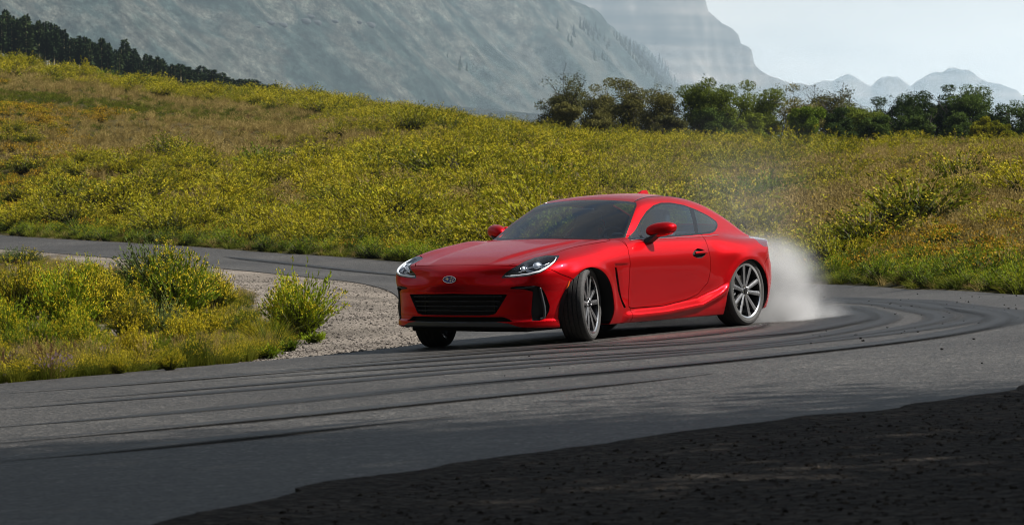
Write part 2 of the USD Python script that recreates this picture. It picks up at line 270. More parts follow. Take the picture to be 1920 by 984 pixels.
def take(M, s): return clip(M, s, True), clip(M, s, False)
def fld(M, fn): return fn(*M[0].T)
GAP = .0035
rest = half
parts = {}
rest = clip(rest, fld(rest, arch_c), False)
def liner(cx, cz, R):
    a = np.radians(np.linspace(-11, 191, 72)); x = cx+R*np.cos(a); z = cz+R*np.sin(a); yo = f_side(x, np.clip(z, .16, 1))-.004; ys = np.linspace(0, 1, 9)
    V = np.stack([np.repeat(x, 9), (.50+(yo-.50)[:, None]*ys).ravel(), np.repeat(z, 9)], 1); i, j = np.meshgrid(np.arange(71), np.arange(8), indexing='ij'); q = (i*9+j).ravel(); F = np.vstack([np.stack([q, q+9, q+10], 1), np.stack([q, q+10, q+1], 1)])
    n = len(V); V = np.vstack([V, [[cx, .50, cz]]]); k = np.arange(71)*9; F = np.vstack([F, np.stack([np.full(71, n), k, k+9], 1)]); return V, F, np.array(trimesh.Trimesh(V, F, process=False).vertex_normals)
for (cx, cz), R in ((FA, ARF), (RA, ARR)): panel('wheel_liner', liner(cx, cz, R+.004), deep_black, d=0)
RECESS = {'grille': (lambda x, y, z: np.maximum(poly_sd(GRILLE, y, z), 1.7-x), .07), 'fog': (lambda x, y, z: np.maximum(poly_sd(FOG, np.abs(y), z), 1.6-x), .035), 'low': (lambda x, y, z: np.maximum(poly_sd(LOWIN, y, z), 1.7-x), .05),
    'lamp': (lambda x, y, z: np.maximum(poly_sd(LAMP2, du(x, y), z), 1.4-x), .06), 'slot': (lambda x, y, z: np.maximum(poly_sd(SLOT, x, z), .6-np.abs(y)), .035), 'handle': (lambda x, y, z: np.maximum(poly_sd(HANDLE, x, z), .6-np.abs(y)), .022)}
for key, (fn, dep) in RECESS.items(): parts[key], rest = take(rest, fld(rest, fn))
lamp_skin = parts['lamp']
for key, (fn, dep) in RECESS.items(): parts[key] = thick(both(parts[key]) if key in ('grille', 'low') else parts[key], dep, True)
put(car, 'grille_recess', body(parts['grille']), deep_black); put(car, 'lower_intake', body(parts['low']), deep_black)
panel('corner_vent', parts['fog'], black_plastic, d=0); panel('fender_vent', parts['slot'], deep_black, d=0); panel('handle_recess', parts['handle'], deep_black, d=0)
# windows
WIND = [(.000,.0), (-.003,.25), (-.012,.42), (-.010,.515), (.035,.548), (.30,.648), (.46,.70), (.58,.735), (.80,.73), (.90,.0)]
wind2 = WIND + [(x, -y) for x, y in WIND[::-1] if y > 0]
gf = lambda x, y, z: f_green(x, y, z)-f_lower(x, y, z)
sw = np.maximum(poly_sd(wind2, rest[0][:, 0], rest[0][:, 1]), np.maximum(fld(rest, gf)+.004, (.3-rest[0][:, 2])))
ws, rest = take(rest, sw)
s2 = poly_sd(wind2, ws[0][:, 0], ws[0][:, 1]); frit, wsg = take(ws, -(np.maximum(s2, fld(ws, gf)+.004)+.018))
DLO = [(.500,.888), (.40,.930), (.291,.975), (.132,1.063), (-.031,1.135), (-.20,1.186), (-.358,1.207), (-.522,1.205), (-.725,1.180), (-.906,1.135), (-1.083,1.076), (-1.195,1.020), (-1.185,.990), (-1.141,.965), (-1.05,.935), (-.96,.920), (-.885,.913), (-.561,.906), (-.205,.901), (.217,.896)]
dl, rest = take(rest, np.maximum(poly_sd(DLO, rest[0][:, 0], rest[0][:, 2]), .4-rest[0][:, 1]))
sd = poly_sd(DLO, dl[0][:, 0], dl[0][:, 2]); trim, dl = take(dl, -(sd+.016))
bp, dl = take(dl, poly_sd([(-.79,1.151), (-.60,.88), (-.655,.88), (-.875,1.15)], dl[0][:, 0], dl[0][:, 2]))
qp, dl = take(dl, poly_sd([(.19,1.05), (.235,1.05), (.275,.88), (.245,.88)], dl[0][:, 0], dl[0][:, 2]))
sg, qt = take(dl, -(dl[0][:, 0]-np.interp(dl[0][:, 2], [.9, 1.15], [-.63, -.83])))
fl, sg = take(sg, .23-sg[0][:, 0])
REARW = [(-1.03,0), (-1.04,.40), (-1.12,.465), (-1.45,.475), (-1.66,.47), (-1.72,.40), (-1.735,0)]
rear2 = REARW + [(x, -y) for x, y in REARW[::-1] if y > 0]
rw, rest = take(rest, np.maximum(poly_sd(rear2, rest[0][:, 0], rest[0][:, 1]), .9-rest[0][:, 2]))
# panels
def cutpanel(field, name, pair, m=paint, d=.008, **k):
    global rest
    s = field(*rest[0].T); p, _ = take(rest, s+GAP); rest = clip(rest, s-GAP, False); panel(name, p if pair else both(p), m, pair, d, **k)
DOOR = [(.577,.905), (.640,.775), (.650,.635), (.636,.422), (.640,.330), (.615,.314), (.555,.309), (.062,.304), (-.317,.338), (-.516,.380), (-.649,.480), (-.684,.598), (-.690,.687), (-.684,.774), (-.700,.847), (-.745,.905)]
DOOR = DOOR + [(-.76,.93), (.56,.93)]
cutpanel(lambda x, y, z: np.maximum(poly_sd(DOOR, x, z), np.maximum(.45-y, np.where(np.abs(x) < .9, -gf(x, y, z)-.03, -1))), 'door', True)
HOOD = [(1.995,0), (1.985,.19), (1.962,.331), (1.925,.485), (1.86,.535), (1.76,.565), (1.66,.615), (1.585,.690), (1.52,.706), (1.325,.709), (1.141,.718), (.951,.735), (.82,.737), (.74,.724), (.68,.66), (.66,.60), (.70,.3), (.71,0)]
hood2 = HOOD + [(x, -y) for x, y in HOOD[::-1] if y > 0]
cutpanel(lambda x, y, z: np.maximum(poly_sd(hood2, x, y), .66-z), 'hood', False)
BUMP = [(1.55,0), (1.55,.595), (1.59,.612), (1.69,.648), (1.765,.690), (1.86,.715), (2.3,.78), (2.3,0)]
sb = lambda x, y, z: poly_sd(BUMP, x, z)
lip_line = lambda y: np.interp(np.abs(y), [0, .42, .52, .64, .70, .9], [.262, .262, .250, .205, .15, .1])
s = np.maximum(sb(*rest[0].T), rest[0][:, 2]-lip_line(rest[0][:, 1])); lipm, rest = take(rest, np.maximum(s, 1.6-rest[0][:, 0]))
put(car, 'front_lip', body(both(lipm)), grey_lip)
cutpanel(sb, 'front_bumper', False)
RBUMP = [(-1.60,0), (-1.60,.62), (-1.66,.66), (-1.80,.735), (-2.3,.74), (-2.3,0)]
TAIL = [(-1.81,.875), (-1.64,.846), (-1.605,.808), (-1.655,.772), (-1.80,.762), (-2.3,.755), (-2.3,.835), (-2.0,.86)]
tl, rest = take(rest, np.maximum(poly_sd(TAIL, rest[0][:, 0], rest[0][:, 2]), .50-rest[0][:, 1]))
cutpanel(lambda x, y, z: poly_sd(RBUMP, x, z), 'rear_bumper', False)
TRUNK = [(-1.74,0), (-1.73,.42), (-1.76,.58), (-1.90,.60), (-2.4,.58), (-2.4,0)]
trunk2 = TRUNK + [(x, -y) for x, y in TRUNK[::-1] if y > 0]
cutpanel(lambda x, y, z: np.maximum(poly_sd(trunk2, x, y), .74-z), 'trunk_lid', False)
cutpanel(lambda x, y, z: np.maximum(np.maximum(.612-x, -poly_sd([(.577,.905), (.640,.775), (.650,.635), (.636,.422), (.640,.325), (.60,.30), (.60,.1), (-3,.1), (-3,2), (.50,2)], x, z)), np.maximum(-gf(x, y, z)-.0, .1-z)), 'front_fender', True)
put(car, 'body_shell', body(thick(both(rest), .008)), paint)
put(car, 'windscreen', body(both(wsg)), screen_glass); put(car, 'windscreen_surround', body(both(frit)), gloss_black)
panel('door_window', sg, side_glass, d=0); panel('rear_quarter_window', qt, side_glass, d=0); panel('front_quarter_window', fl, side_glass, d=0)
panel('window_trim', trim, gloss_black, d=0); panel('window_pillar', bp, gloss_black, d=0); panel('quarter_window_bar', qp, gloss_black, d=0)
put(car, 'rear_window', body(both(rw)), side_glass)
panel('tail_light', tl, red_lens, d=0)
# bright line under the side windows
yb = lambda x, z: _Yg.ev(x, z)
xs = np.linspace(.48, -1.02, 40); zs = np.interp(xs, [-1.02, -.885, -.561, -.205, .217, .48], [.918, .907, .900, .895, .890, .886])
def snap(pts, F=f_body, off=.002):
    p = np.asarray(pts, float)
    for _ in range(6): f, g = grad(F, p); p = p-np.clip(f-off, -.02, .02)[:, None]*g/np.maximum((g*g).sum(1), .3)[:, None]
    return p
for s in (1, -1):
    q = snap(np.stack([xs, np.full(40, .76), zs], 1)); put(car, 'window_brightwork', tb(tube(q*[1, s, 1], .0045, 6)), chrome, True)
# dark inner skin: closes the panel gaps and lines the cabin
Vi, Fi, Ni = surface_net(lambda x, y, z: np.maximum(f_body(x, y, z)+.016, -np.minimum(arch_c(x, y, z)-.012, 9)), (-2.2, -.93, .12), (2.2, .93, 1.34), .028)
inn = (Vi, Fi, Ni); mir = lambda y: np.abs(y)
for poly, a, lim in ((wind2, 'xy', lambda x, y, z: np.maximum(.3-z, gf(x, y, z)+.01)), (DLO, 'xz', lambda x, y, z: .35-np.abs(y)), (rear2, 'xy', lambda x, y, z: .9-z)):
    x, y, z = inn[0].T; s = np.maximum(poly_sd(poly, x, y if a == 'xy' else z), lim(x, y, z)); inn = clip(inn, s-.001, False)
for fn, dep in RECESS.values(): inn = clip(inn, fn(*inn[0].T)-.004, False)
put(car, 'inner_shell', body(inn), deep_black)
# headlights: bowl, two projectors, white light guide, clear cover
lamp_dark = plain('lamp_bowl', (.075, .09, .115), .30, metallic=.3)
cover = lamp_skin
lip2 = poly_sd(LAMP2, du(cover[0][:, 0], cover[0][:, 1]), cover[0][:, 2]); border, cover = clip(cover, -(lip2+.011)), clip(cover, -(lip2+.011), False)
def ball(c, r, sc=(1, 1, 1), n=3):
    t = trimesh.creation.icosphere(n, r); t.vertices = t.vertices*sc+c; return t
drl = snap(np.array([(1.962,.470,.643), (1.945,.53,.641), (1.925,.60,.645), (1.895,.675,.651), (1.845,.742,.670), (1.795,.768,.694), (1.74,.778,.716), (1.68,.780,.744), (1.63,.768,.772), (1.60,.745,.788)]), f_body, -.006)
drl = np.stack([np.interp(np.linspace(0, 9, 50), np.arange(10), drl[:, k]) for k in range(3)], 1); drl = snap(drl, f_body, -.007)
for s in (1, -1):
    hl = put(car, 'headlight', body(parts['lamp'] if s > 0 else mirror(parts['lamp'])), lamp_dark)
    mk = lambda t: tb(trimesh.Trimesh(t.vertices*[1, s, 1], t.faces if s > 0 else t.faces[:, ::-1], process=False))
    put(hl, 'cover', body(cover if s > 0 else mirror(cover)), lens_glass); put(hl, 'bezel', body(border if s > 0 else mirror(border)), gloss_black)
    w = np.interp(np.arange(50), [0, 4, 26, 34, 49], [.006, .010, .010, .0075, .004]); put(hl, 'light_guide', mk(tube(drl, w, 8)), lamp_white, True)
    for cx, cy, cz, r in ((1.770, .672, .722, .034), (1.855, .590, .690, .024)):
        c = snap(np.array([[cx, cy, cz]]), f_body, -.036)[0]; nrm = unit(grad(f_body, c[None])[1])[0]; nrm = unit((nrm+[.6, .3, 0])[None])[0]
        ring = trimesh.creation.torus(r, r*.22, 32, 10); R = trimesh.geometry.align_vectors([0, 0, 1], nrm); ring.apply_transform(R); ring.apply_translation(c)
        cup = trimesh.creation.cylinder(r*1.05, .05, sections=28); cup.apply_transform(R); cup.apply_translation(c-nrm*.03)
        pl = put(hl, 'projector', mk(ball(c-nrm*.012, r*.93)), plain(f'projector_glass{s+1}{int(r*1000)}', (.80, .86, .93), .10, coat_weight=1.0)); put(hl, 'projector_ring', mk(ring), chrome, True); put(hl, 'projector_cup', mk(cup), gloss_black, 30)
    fin = np.array([snap(np.array([[a, b, c]]), f_body, -.03)[0] for a, b, c in ((1.90,.57,.668), (1.84,.64,.688), (1.76,.735,.726), (1.69,.75,.762))])
    put(hl, 'trim_fin', mk(tube(np.stack([np.interp(np.linspace(0, 3, 12), range(4), fin[:, k]) for k in range(3)], 1), .006, 6)), chrome, True)
# grille slats, fog frames
def slat(z, w, depth, r=(.005, .011)):
    y = np.linspace(-w, w, 41); pts = snap(np.stack([np.full(41, 2.05), y, np.full(41, z)], 1), f_body, -depth); pts[:, 2] = z
    t = tube(pts, 1.0, 10); c = np.repeat(pts, 10, 0); n = len(c); d = t.vertices[:n]-c; a = np.arctan2(d[:, 2], d[:, 0])
    t.vertices[:n] = c+np.stack([r[1]*np.cos(a), 0*a, r[0]*np.sin(a)], 1); return t
for z, w in ((.468, .482), (.428, .462), (.388, .440), (.350, .415)):
    sl = put(car, 'grille_slat', tb(slat(z, w, .018)), gloss_black, True)
    put(sl, 'slat_edge', tb(slat(z+.006, w-.004, .006, (.0016, .004))), plain(f'slat_edge_{int(z*1000)}', (.10, .10, .105), .3, metallic=.6), True)
mesh_bars = [rbox((1.935, y-.004, .322), (1.965, y+.004, .486), .001) for y in np.linspace(-.36, .36, 7)]
for b in mesh_bars: put(car, 'grille_bar', tb(b), black_plastic)
for s in (1, -1):
    fr = np.array([(.74,.540), (.756,.474), (.772,.382), (.768,.335), (.750,.292), (.70,.280)]); ln = np.stack([np.interp(np.linspace(0, 5, 30), range(6), fr[:, k]) for k in range(2)], 1)
    pts = snap(np.stack([np.interp(ln[:, 1], [.28, .54], [1.80, 1.84]), ln[:, 0], ln[:, 1]], 1), f_body, -.008)
    put(car, 'vent_frame', tb(tube(pts*[1, s, 1], .012, 8)), grey_lip, True)
    fr = np.array([(.545,.541), (.62,.543), (.70,.545), (.735,.543)]); pts = snap(np.stack([np.full(4, 1.9), fr[:, 0], fr[:, 1]], 1), f_body, -.010)
    put(car, 'vent_frame', tb(tube(pts*[1, s, 1], [.004, .007, .009, .011], 8)), grey_lip, True)
    a = snap(np.array([[1.627,.85,.50], [1.606,.86,.545], [1.597,.87,.585]]), f_body, .001); put(car, 'side_marker', tb(tube(a*[1, s, 1], [.007, .010, .006], 8)), amber_lens, True)
# badge: oval with six stars
badge_c = snap(np.array([[2.09, 0, .617]]), f_body, .003)[0]
def oval(a, b, x, n=48, t=.006):
    u = np.linspace(0, 2*np.pi, n, endpoint=False); p = np.stack([np.zeros(n), a*np.cos(u), b*np.sin(u)], 1)
    return hull(np.vstack([p+[x, 0, 0], p*.92+[x+t, 0, 0]]))
def star(cy, cz, r, x, n=4):
    u = np.arange(2*n)*np.pi/n+np.pi/2; rr = np.where(np.arange(2*n) % 2 == 0, r, r*.30); p = np.stack([cy+rr*np.cos(u)*1.25, cz+rr*np.sin(u)], 1)
    from shapely.geometry import Polygon
    t = trimesh.creation.extrude_polygon(Polygon(p), .003); t.vertices = t.vertices[:, [2, 0, 1]]+[x, 0, 0]; return t
bd = put(car, 'badge', tb(oval(.066, .028, badge_c[0]-.006).apply_translation([0, 0, badge_c[2]])), badge_blue)
ring = tube(np.stack([np.full(65, badge_c[0]), .066*np.cos(np.linspace(0, 2*np.pi, 65)), badge_c[2]+.028*np.sin(np.linspace(0, 2*np.pi, 65))], 1), .0038, 8, False); put(bd, 'badge_rim', tb(ring), chrome, True)
for cy, cz, r in ((-.022, .006, .019), (.020, .014, .0095), (.040, .004, .0095), (.034, -.010, .0095), (.010, -.013, .0095), (.017, -.001, .008)):
    put(bd, 'badge_star', tb(star(cy, badge_c[2]+cz, r, badge_c[0]-.001)), chrome)
# door handles and mirrors, roof fin
for s in (1, -1):
    p0 = snap(np.array([[-.425,.85,.748], [-.50,.85,.750], [-.575,.85,.752], [-.635,.85,.751]]), f_body, .008); put(car, 'door_handle', tb(tube(p0*[1, s, 1], [.009, .013, .013, .008], 10)), paint, True)
    u, v = np.meshgrid(np.linspace(0, 2*np.pi, 40, endpoint=False), np.linspace(.02, np.pi-.02, 24), indexing='ij')
    sp = lambda c, e: np.sign(c)*np.abs(c)**e
    bx = sp(np.cos(u)*np.sin(v), .8); by = sp(np.sin(u)*np.sin(v), .75); bz = sp(np.cos(v), .75)
    # housing: rounded shell, taller outboard, nose pulled forward
    X = .165+.085*np.where(bx > 0, bx, bx*.45) - .05*by - .012*bz; Y = .888+.118*by; Z = .978+(.062-.010*by*by)*bz + .010*by - .012*np.where(bx > 0, bx, 0)*np.sign(bz)*0
    Vm = np.stack([X, Y, Z], -1).reshape(-1, 3); n1, n2 = u.shape; i, j = np.meshgrid(np.arange(n1), np.arange(n2-1), indexing='ij'); i, j = i.ravel(), j.ravel(); k = (i+1) % n1
    Fm = np.vstack([np.stack([i*n2+j, i*n2+j+1, k*n2+j+1], 1), np.stack([i*n2+j, k*n2+j+1, k*n2+j], 1)])
    t = trimesh.Trimesh(Vm, Fm, process=True)
    hm = t.slice_plane([0, 0, .935], [0, .06, 1]); lo = t.slice_plane([0, 0, .936], [0, -.06, -1])
    mk = lambda t: tb(trimesh.Trimesh(t.vertices*[1, s, 1], t.faces if s > 0 else t.faces[:, ::-1], process=False))
    mr = put(car, 'door_mirror', mk(hm), paint, True); put(mr, 'mirror_base', mk(lo), black_plastic, True)
    stem = hull(np.array([(.30,.79,.855), (.17,.79,.858), (.30,.78,.895), (.15,.78,.90), (.27,.84,.925), (.13,.84,.93), (.25,.90,.945), (.13,.90,.95), (.29,.82,.875), (.18,.82,.875)])); put(mr, 'mirror_stem', mk(stem), black_plastic, 40)
    gl = rbox((.118, .795, .945), (.122, .985, 1.02), .002); put(mr, 'mirror_glass', mk(gl), chrome)
fin = hull(np.array([(-.80,0,1.285), (-.83,.022,1.283), (-.83,-.022,1.283), (-1.0,.024,1.26), (-1.0,-.024,1.26), (-.985,.004,1.322), (-.985,-.004,1.322), (-.90,.006,1.320), (-.90,-.006,1.320), (-1.005,0,1.30)])); put(car, 'roof_antenna', tb(fin), paint, 20)
for s in (1, -1):
    xs = np.linspace(-.02, -1.0, 30); q = snap(np.stack([xs, np.interp(xs, [-1., -.44, -.18, -.02], [.41, .435, .468, .492]), np.full(30, 1.24)], 1), f_body, .0); put(car, 'roof_moulding', tb(tube(q*[1, s, 1], .0055, 6)), gloss_black, True)
# cabin
put(car, 'dashboard', tb(cat(rbox((.26, -.66, .70), (.62, .66, .875), .05), rbox((.20, .16, .78), (.42, .56, .905), .04))), seat_black, 40)
stw = trimesh.creation.torus(.175, .016, 40, 12); stw.apply_transform(trimesh.transformations.rotation_matrix(math.radians(-67), [0, 1, 0])); stw.apply_translation([.07, .36, .83])
sw_ = put(car, 'steering_wheel', tb(stw), seat_black, True); put(sw_, 'steering_hub', tb(hull(np.vstack([ball((.09, .36, .83), .05, n=1).vertices, ball((.24, .36, .78), .03, n=1).vertices]))), seat_black, 40); put(sw_, 'wheel_spoke', tb(rbox((.075, .195, .815), (.09, .525, .845), .005)), seat_black)
for y in (.37, -.37):
    st = put(car, 'seat', tb(hull(np.vstack([ball(c, .06, n=1).vertices for c in ((.12, y-.18, .42), (.12, y+.18, .42), (-.40, y-.2, .36), (-.40, y+.2, .36), (-.40, y, .46), (.12, y, .46))]))), seat_black, 50)
    put(st, 'backrest', tb(hull(np.vstack([ball(c, .055, n=2).vertices for c in ((-.36, y-.2, .45), (-.36, y+.2, .45), (-.50, y-.20, .80), (-.50, y+.20, .80), (-.57, y-.11, .98), (-.57, y+.11, .98))]))), seat_black, 50)
    put(st, 'headrest', tb(hull(np.vstack([ball(c, .045, n=2).vertices for c in ((-.56, y-.09, 1.03), (-.56, y+.09, 1.03), (-.58, y-.08, 1.10), (-.58, y+.08, 1.10))]))), seat_black, 50)
    for e in (-.235, .235): put(st, 'bolster', tb(tube([(-.30, y+e*.95, .50), (-.40, y+e, .70), (-.47, y+e*.9, .86), (-.53, y+e*.62, .98)], [.03, .04, .034, .02], 10)), seat_red, True)
put(car, 'rear_bench', tb(hull(np.vstack([ball(c, .05, n=1).vertices for c in ((-.98, -.5, .5), (-.98, .5, .5), (-1.2, -.5, .88), (-1.2, .5, .88))]))), seat_black, 50)
put(car, 'inner_mirror', tb(rbox((.06, -.12, 1.115), (.085, .12, 1.175), .012)), black_plastic)
put(car, 'underbody', tb(rbox((-2.0, -.60, .17), (1.85, .60, .205), .01)), deep_black)
# wheels: own frame with the axle along +y, outer face at +y
groove = lambda y: [(.3145, y-.0055), (.3075, y-.0045), (.3075, y+.0045), (.3145, y+.0055)]
tyre_prof = [(.248, -.092), (.256, -.104), (.272, -.1115), (.291, -.1095), (.305, -.099), (.3115, -.088)] + [p for y in (-.058, -.020, .020, .058) for p in groove(y)] + [(.3115, .088), (.305, .099), (.291, .1095), (.272, .1115), (.256, .104), (.248, .092), (.243, .08), (.243, -.08)]
tyre = spin(tyre_prof, 96)
barrel = spin([(0.2508, .093), (0.2551, .099), (0.2519, .103), (0.2442, .102), (0.2354, .096), (0.2278, .078), (0.2245, .03), (0.2190, -.085), (0.2453, -.095), (0.2453, -.08), (0.2321, -.03), (0.2321, .08)], 72)
rim_lip = spin([(0.2557, .0995), (0.2535, .1045), (0.2436, .1035), (0.2338, .0965), (0.2349, .0945), (0.2447, .1005)], 72)
def spokes():
    ms = []
    for k in range(10):
        a = k*math.pi/5+.15*(1 if k % 2 else -1)*.35
        pts = [(w, y, r) for r, w, y0, y1 in ((.045, .015, .055, .082), (.13, .0125, .060, .086), (.224, .0145, .066, .094), (.238, .022, .070, .097)) for w in (-w, w) for y in (y0, y1-.004)] + [(0, y1+.002, r) for r, y1 in ((.045, .082), (.13, .086), (.224, .094), (.238, .097))]
        m = hull(np.array(pts)); m.apply_transform(trimesh.transformations.rotation_matrix(a, [0, 1, 0])); ms.append(m)
    return ms
hubm = spin([(.001, .085), (.028, .085), (.032, .080), (.058, .079), (.064, .070), (.064, .040), (.001, .040)], 40)
cap = spin([(.001, .092), (.024, .091), (.028, .086), (.028, .080), (.001, .080)], 32)
nuts = [trimesh.creation.cylinder(.009, .022, sections=6, transform=trimesh.transformations.rotation_matrix(a, [0, 1, 0]) @ trimesh.transformations.translation_matrix([.046, .078, 0]) @ trimesh.transformations.rotation_matrix(math.pi/2, [1, 0, 0])) for a in np.arange(5)*2*math.pi/5]
disc = spin([(.06, .020), (.148, .020), (.148, -.006), (.06, -.006)], 56)
calp = hull(np.array([(r*math.cos(a), y, r*math.sin(a)) for r in (.098, .168) for a in np.linspace(-.42, .42, 6) for y in (-.035, .040)]))
def wheel(x, y, steer, spin_a):
    sgn = 1 if y > 0 else -1; M = np.eye(4); M[:3, :3] = Rot.from_euler('z', steer).as_matrix() @ np.diag([1, sgn, 1]); M[:3, 3] = (x, y, .3145)
    fl = lambda t: trimesh.Trimesh(t.vertices @ M[:3, :3].T + M[:3, 3], t.faces if sgn > 0 else t.faces[:, ::-1], process=False)
    sp = lambda t: fl(t.copy().apply_transform(trimesh.transformations.rotation_matrix(spin_a, [0, 1, 0])))
    w = thing('wheel', parent=P(car))
    put(w, 'tyre', fl(tyre), rubber, 30); put(w, 'rim', fl(barrel), gloss_black, 40); put(w, 'rim_lip', fl(rim_lip), bright_alloy, 40)
    for m in spokes(): put(w, 'spoke', sp(m), alloy, 25)
    put(w, 'hub', sp(hubm), alloy, 30); put(w, 'hub_cap', fl(cap), gloss_black, 30); [put(w, 'wheel_nut', sp(t), chrome, 30) for t in nuts]; put(w, 'brake_disc', fl(disc), disc_steel, 30)
    cc = calp.copy().apply_transform(trimesh.transformations.rotation_matrix(math.radians(180 if x > 0 else 0), [0, 1, 0])); put(w, 'brake_caliper', fl(cc), gloss_black, 30)
wheel(1.2875, .765, math.radians(19), .3); wheel(1.2875, -.765, math.radians(18), 1.0); wheel(-1.2875, .775, 0, .12); wheel(-1.2875, -.775, 0, .5)
for s in (1, -1):
    put(car, 'suspension_arm', trimesh.creation.cylinder(.025, segment=[[1.2875, s*.70, .25], [1.20, s*.35, .27]]), deep_black, 30)
put(car, 'axle', trimesh.creation.cylinder(.03, segment=[[-1.2875, -.70, .3145], [-1.2875, .70, .3145]]), deep_black, 30)
# ---------------------------------------------------------------- the land: a banked hairpin, a brushy hillside behind it, mountains beyond
FPX = 5201.9
def pt(px, py, d): return ((px-960)/FPX*d, d, CAMZ-(py-492)/FPX*d)         # a point of the place, from bearings and range
def plane_z(x, y): return .0561*(x-TW[0])+.0006*(y-TW[1])
def on_plane(px, py): u = (px-960)/FPX; d = .697/((py-492)/FPX+.0561*u); return u*d, d
ridge_u = np.array([-900, 0, 120, 250, 380, 520, 700, 850, 1000, 1270, 1500, 1700, 1920, 2900]); ridge_v = np.array([60, 105, 122, 145, 160, 172, 188, 203, 215, 232, 243, 240, 238, 225])
CP = [pt(*p) for p in ((1920,552,32.5), (1700,543,39), (1530,532,45), (1300,522,50), (1100,512,53), (900,500,55.5), (770,492,57.5), (500,473,64), (250,455,70), (0,440,77), (-300,420,86), (-900,380,100), (2300,575,28),
    (760,588,33), (740,545,42), (690,531,46), (600,521,50), (360,497,57), (200,480,63), (0,465,69), (-300,440,78), (0,600,32), (300,565,35), (500,560,37), (620,600,30.5), (100,525,46), (300,520,46.5), (-400,640,31), (-400,560,45),
    (-400,300,97), (-400,197,116), (-400,157,137), (0,300,97), (0,197,117), (0,167,136), (260,340,88), (260,237,108), (260,203,130), (520,390,80), (520,300,98), (520,242,122), (740,420,70), (740,330,88), (740,252,110), (740,237,132), (960,435,66), (960,350,84), (960,295,106), (960,275,130),
    (1200,450,62), (1200,370,80), (1200,300,102), (1200,291,128), (1440,470,58), (1440,390,76), (1440,315,100), (1440,301,125), (1900,500,40), (1900,420,56), (1900,340,78), (1900,300,106), (1900,291,126), (1680,485,48), (1680,400,66), (1680,325,90), (1680,305,118), (2400,480,40), (2400,380,60), (2400,300,90), (2400,287,120))]
for px, py in zip(ridge_u, ridge_v+np.interp(ridge_u, [600, 1000], [0, 17])): CP += [pt(px, py+28, 151), pt(px, py+34, 185), pt(px, py+34, 240), pt(px, py+34, 330), pt(px, py+34, 460), pt(px, py+37, 700)]
for px in (-1500, -700, 0, 480, 960, 1440, 1920, 2700):
    for d in (26, 28.5, 31): x = (px-960)/FPX*d; CP.append((x, d, plane_z(x, d)))
CP = np.array(CP)
_rbf = RBFInterpolator(np.stack([CP[:, 0]/CP[:, 1]*2.2, np.log(CP[:, 1])], 1), (CP[:, 2]-CAMZ)/CP[:, 1], kernel='thin_plate_spline', smoothing=2e-6)
_gu, _gv = np.linspace(-.42*2.2, .42*2.2, 240), np.linspace(math.log(20), math.log(760), 260)
_e = _rbf(np.stack(np.meshgrid(_gu, _gv, indexing='ij'), -1).reshape(-1, 2)).reshape(240, 260)
_ei = RectBivariateSpline(_gu, _gv, _e, kx=3, ky=3)
def spline(P, n=12, closed=False):
    P = np.asarray(P, float); t = np.r_[0, np.cumsum(np.linalg.norm(np.diff(P, axis=0), axis=1)**.5)]; s = np.linspace(0, t[-1], n*(len(P)-1)+1)
    from scipy.interpolate import CubicSpline
    return CubicSpline(t, P)(s)
OUTER = spline([(-30,106), (-18.6,87), (-14.2,77), (-9.6,70), (-5.66,64), (-2.1,57.5), (-.64,55.5), (1.43,53), (3.27,50), (4.93,45), (5.6,39), (6.0,32.5), (6.25,27), (5.9,21.5), (4.5,16.2), (2.2,12), (.9,10.6), (.27,9.9), (-.28,9.07), (-.85,7.87), (-1.9,5), (-3.2,1), (-5.5,-5), (-9,-14)], 8)
INNER = spline([(-24,-9), (-18,2), (-9,14.5), (-6,18.5), (-3.9,21.2), (-2.86,22.4), (-1.7,23.65), (-1.0,25.0), (-.72,26.6), (-.80,29), (-1.2,33), (-1.75,41), (-2.4,45.5), (-3.45,50), (-6.6,57), (-9.4,63), (-12.9,69), (-18.5,79), (-31,98)], 8)
ROAD = np.vstack([OUTER, INNER])
VERGE = np.vstack([OUTER[(OUTER[:, 1] < 24)], [(-9, -20), (30, -20), (30, 24)]])
INFIELD = np.vstack([INNER, [(-60, 98), (-60, -9)]])
def road_sd(x, y): return poly_sd(ROAD, x, y)
def ground_base(x, y):
    x, y = np.broadcast_arrays(np.asarray(x, float), np.asarray(y, float)); yy = np.clip(y, 20, 755)
    far = CAMZ + _ei.ev(np.clip(x/yy, -.40, .40)*2.2, np.log(yy))*yy
    w = sstep(26.5, 31, y); z = plane_z(np.clip(x, -30, 30), y)*(1-w)+far*w
    rise = lambda t, k, top: top*np.tanh(np.clip(t, 0, None)**1.25*k/top)          # the valley goes on: slopes to the right, left and behind
    return z + rise(x-(9.5+.215*np.clip(y-30, 0, 1200)), .16, 34) + rise(-x-(34+.26*np.clip(y, 0, 900)), .12, 60) + rise(-y-26, .12, 45)
def bumps(x, y, sd):
    p = np.stack([x, y, 0*x], -1).reshape(-1, 3); n = meshkit.fbm(p*.16, 4).reshape(x.shape)*.34+meshkit.fbm(p*.9+7, 3).reshape(x.shape)*.07
    return n*sstep(.8, 9, sd)*sstep(-5, 20, y)
def ground(x, y):
    x, y = np.broadcast_arrays(np.asarray(x, float), np.asarray(y, float)); sd = road_sd(x, y); inf = poly_sd(INFIELD, x, y) < 0
    return ground_base(x, y)+bumps(x, y, sd)*np.where(inf, .35, 1)*sstep(18, 30, y)-.01*sstep(-.3, .3, sd)
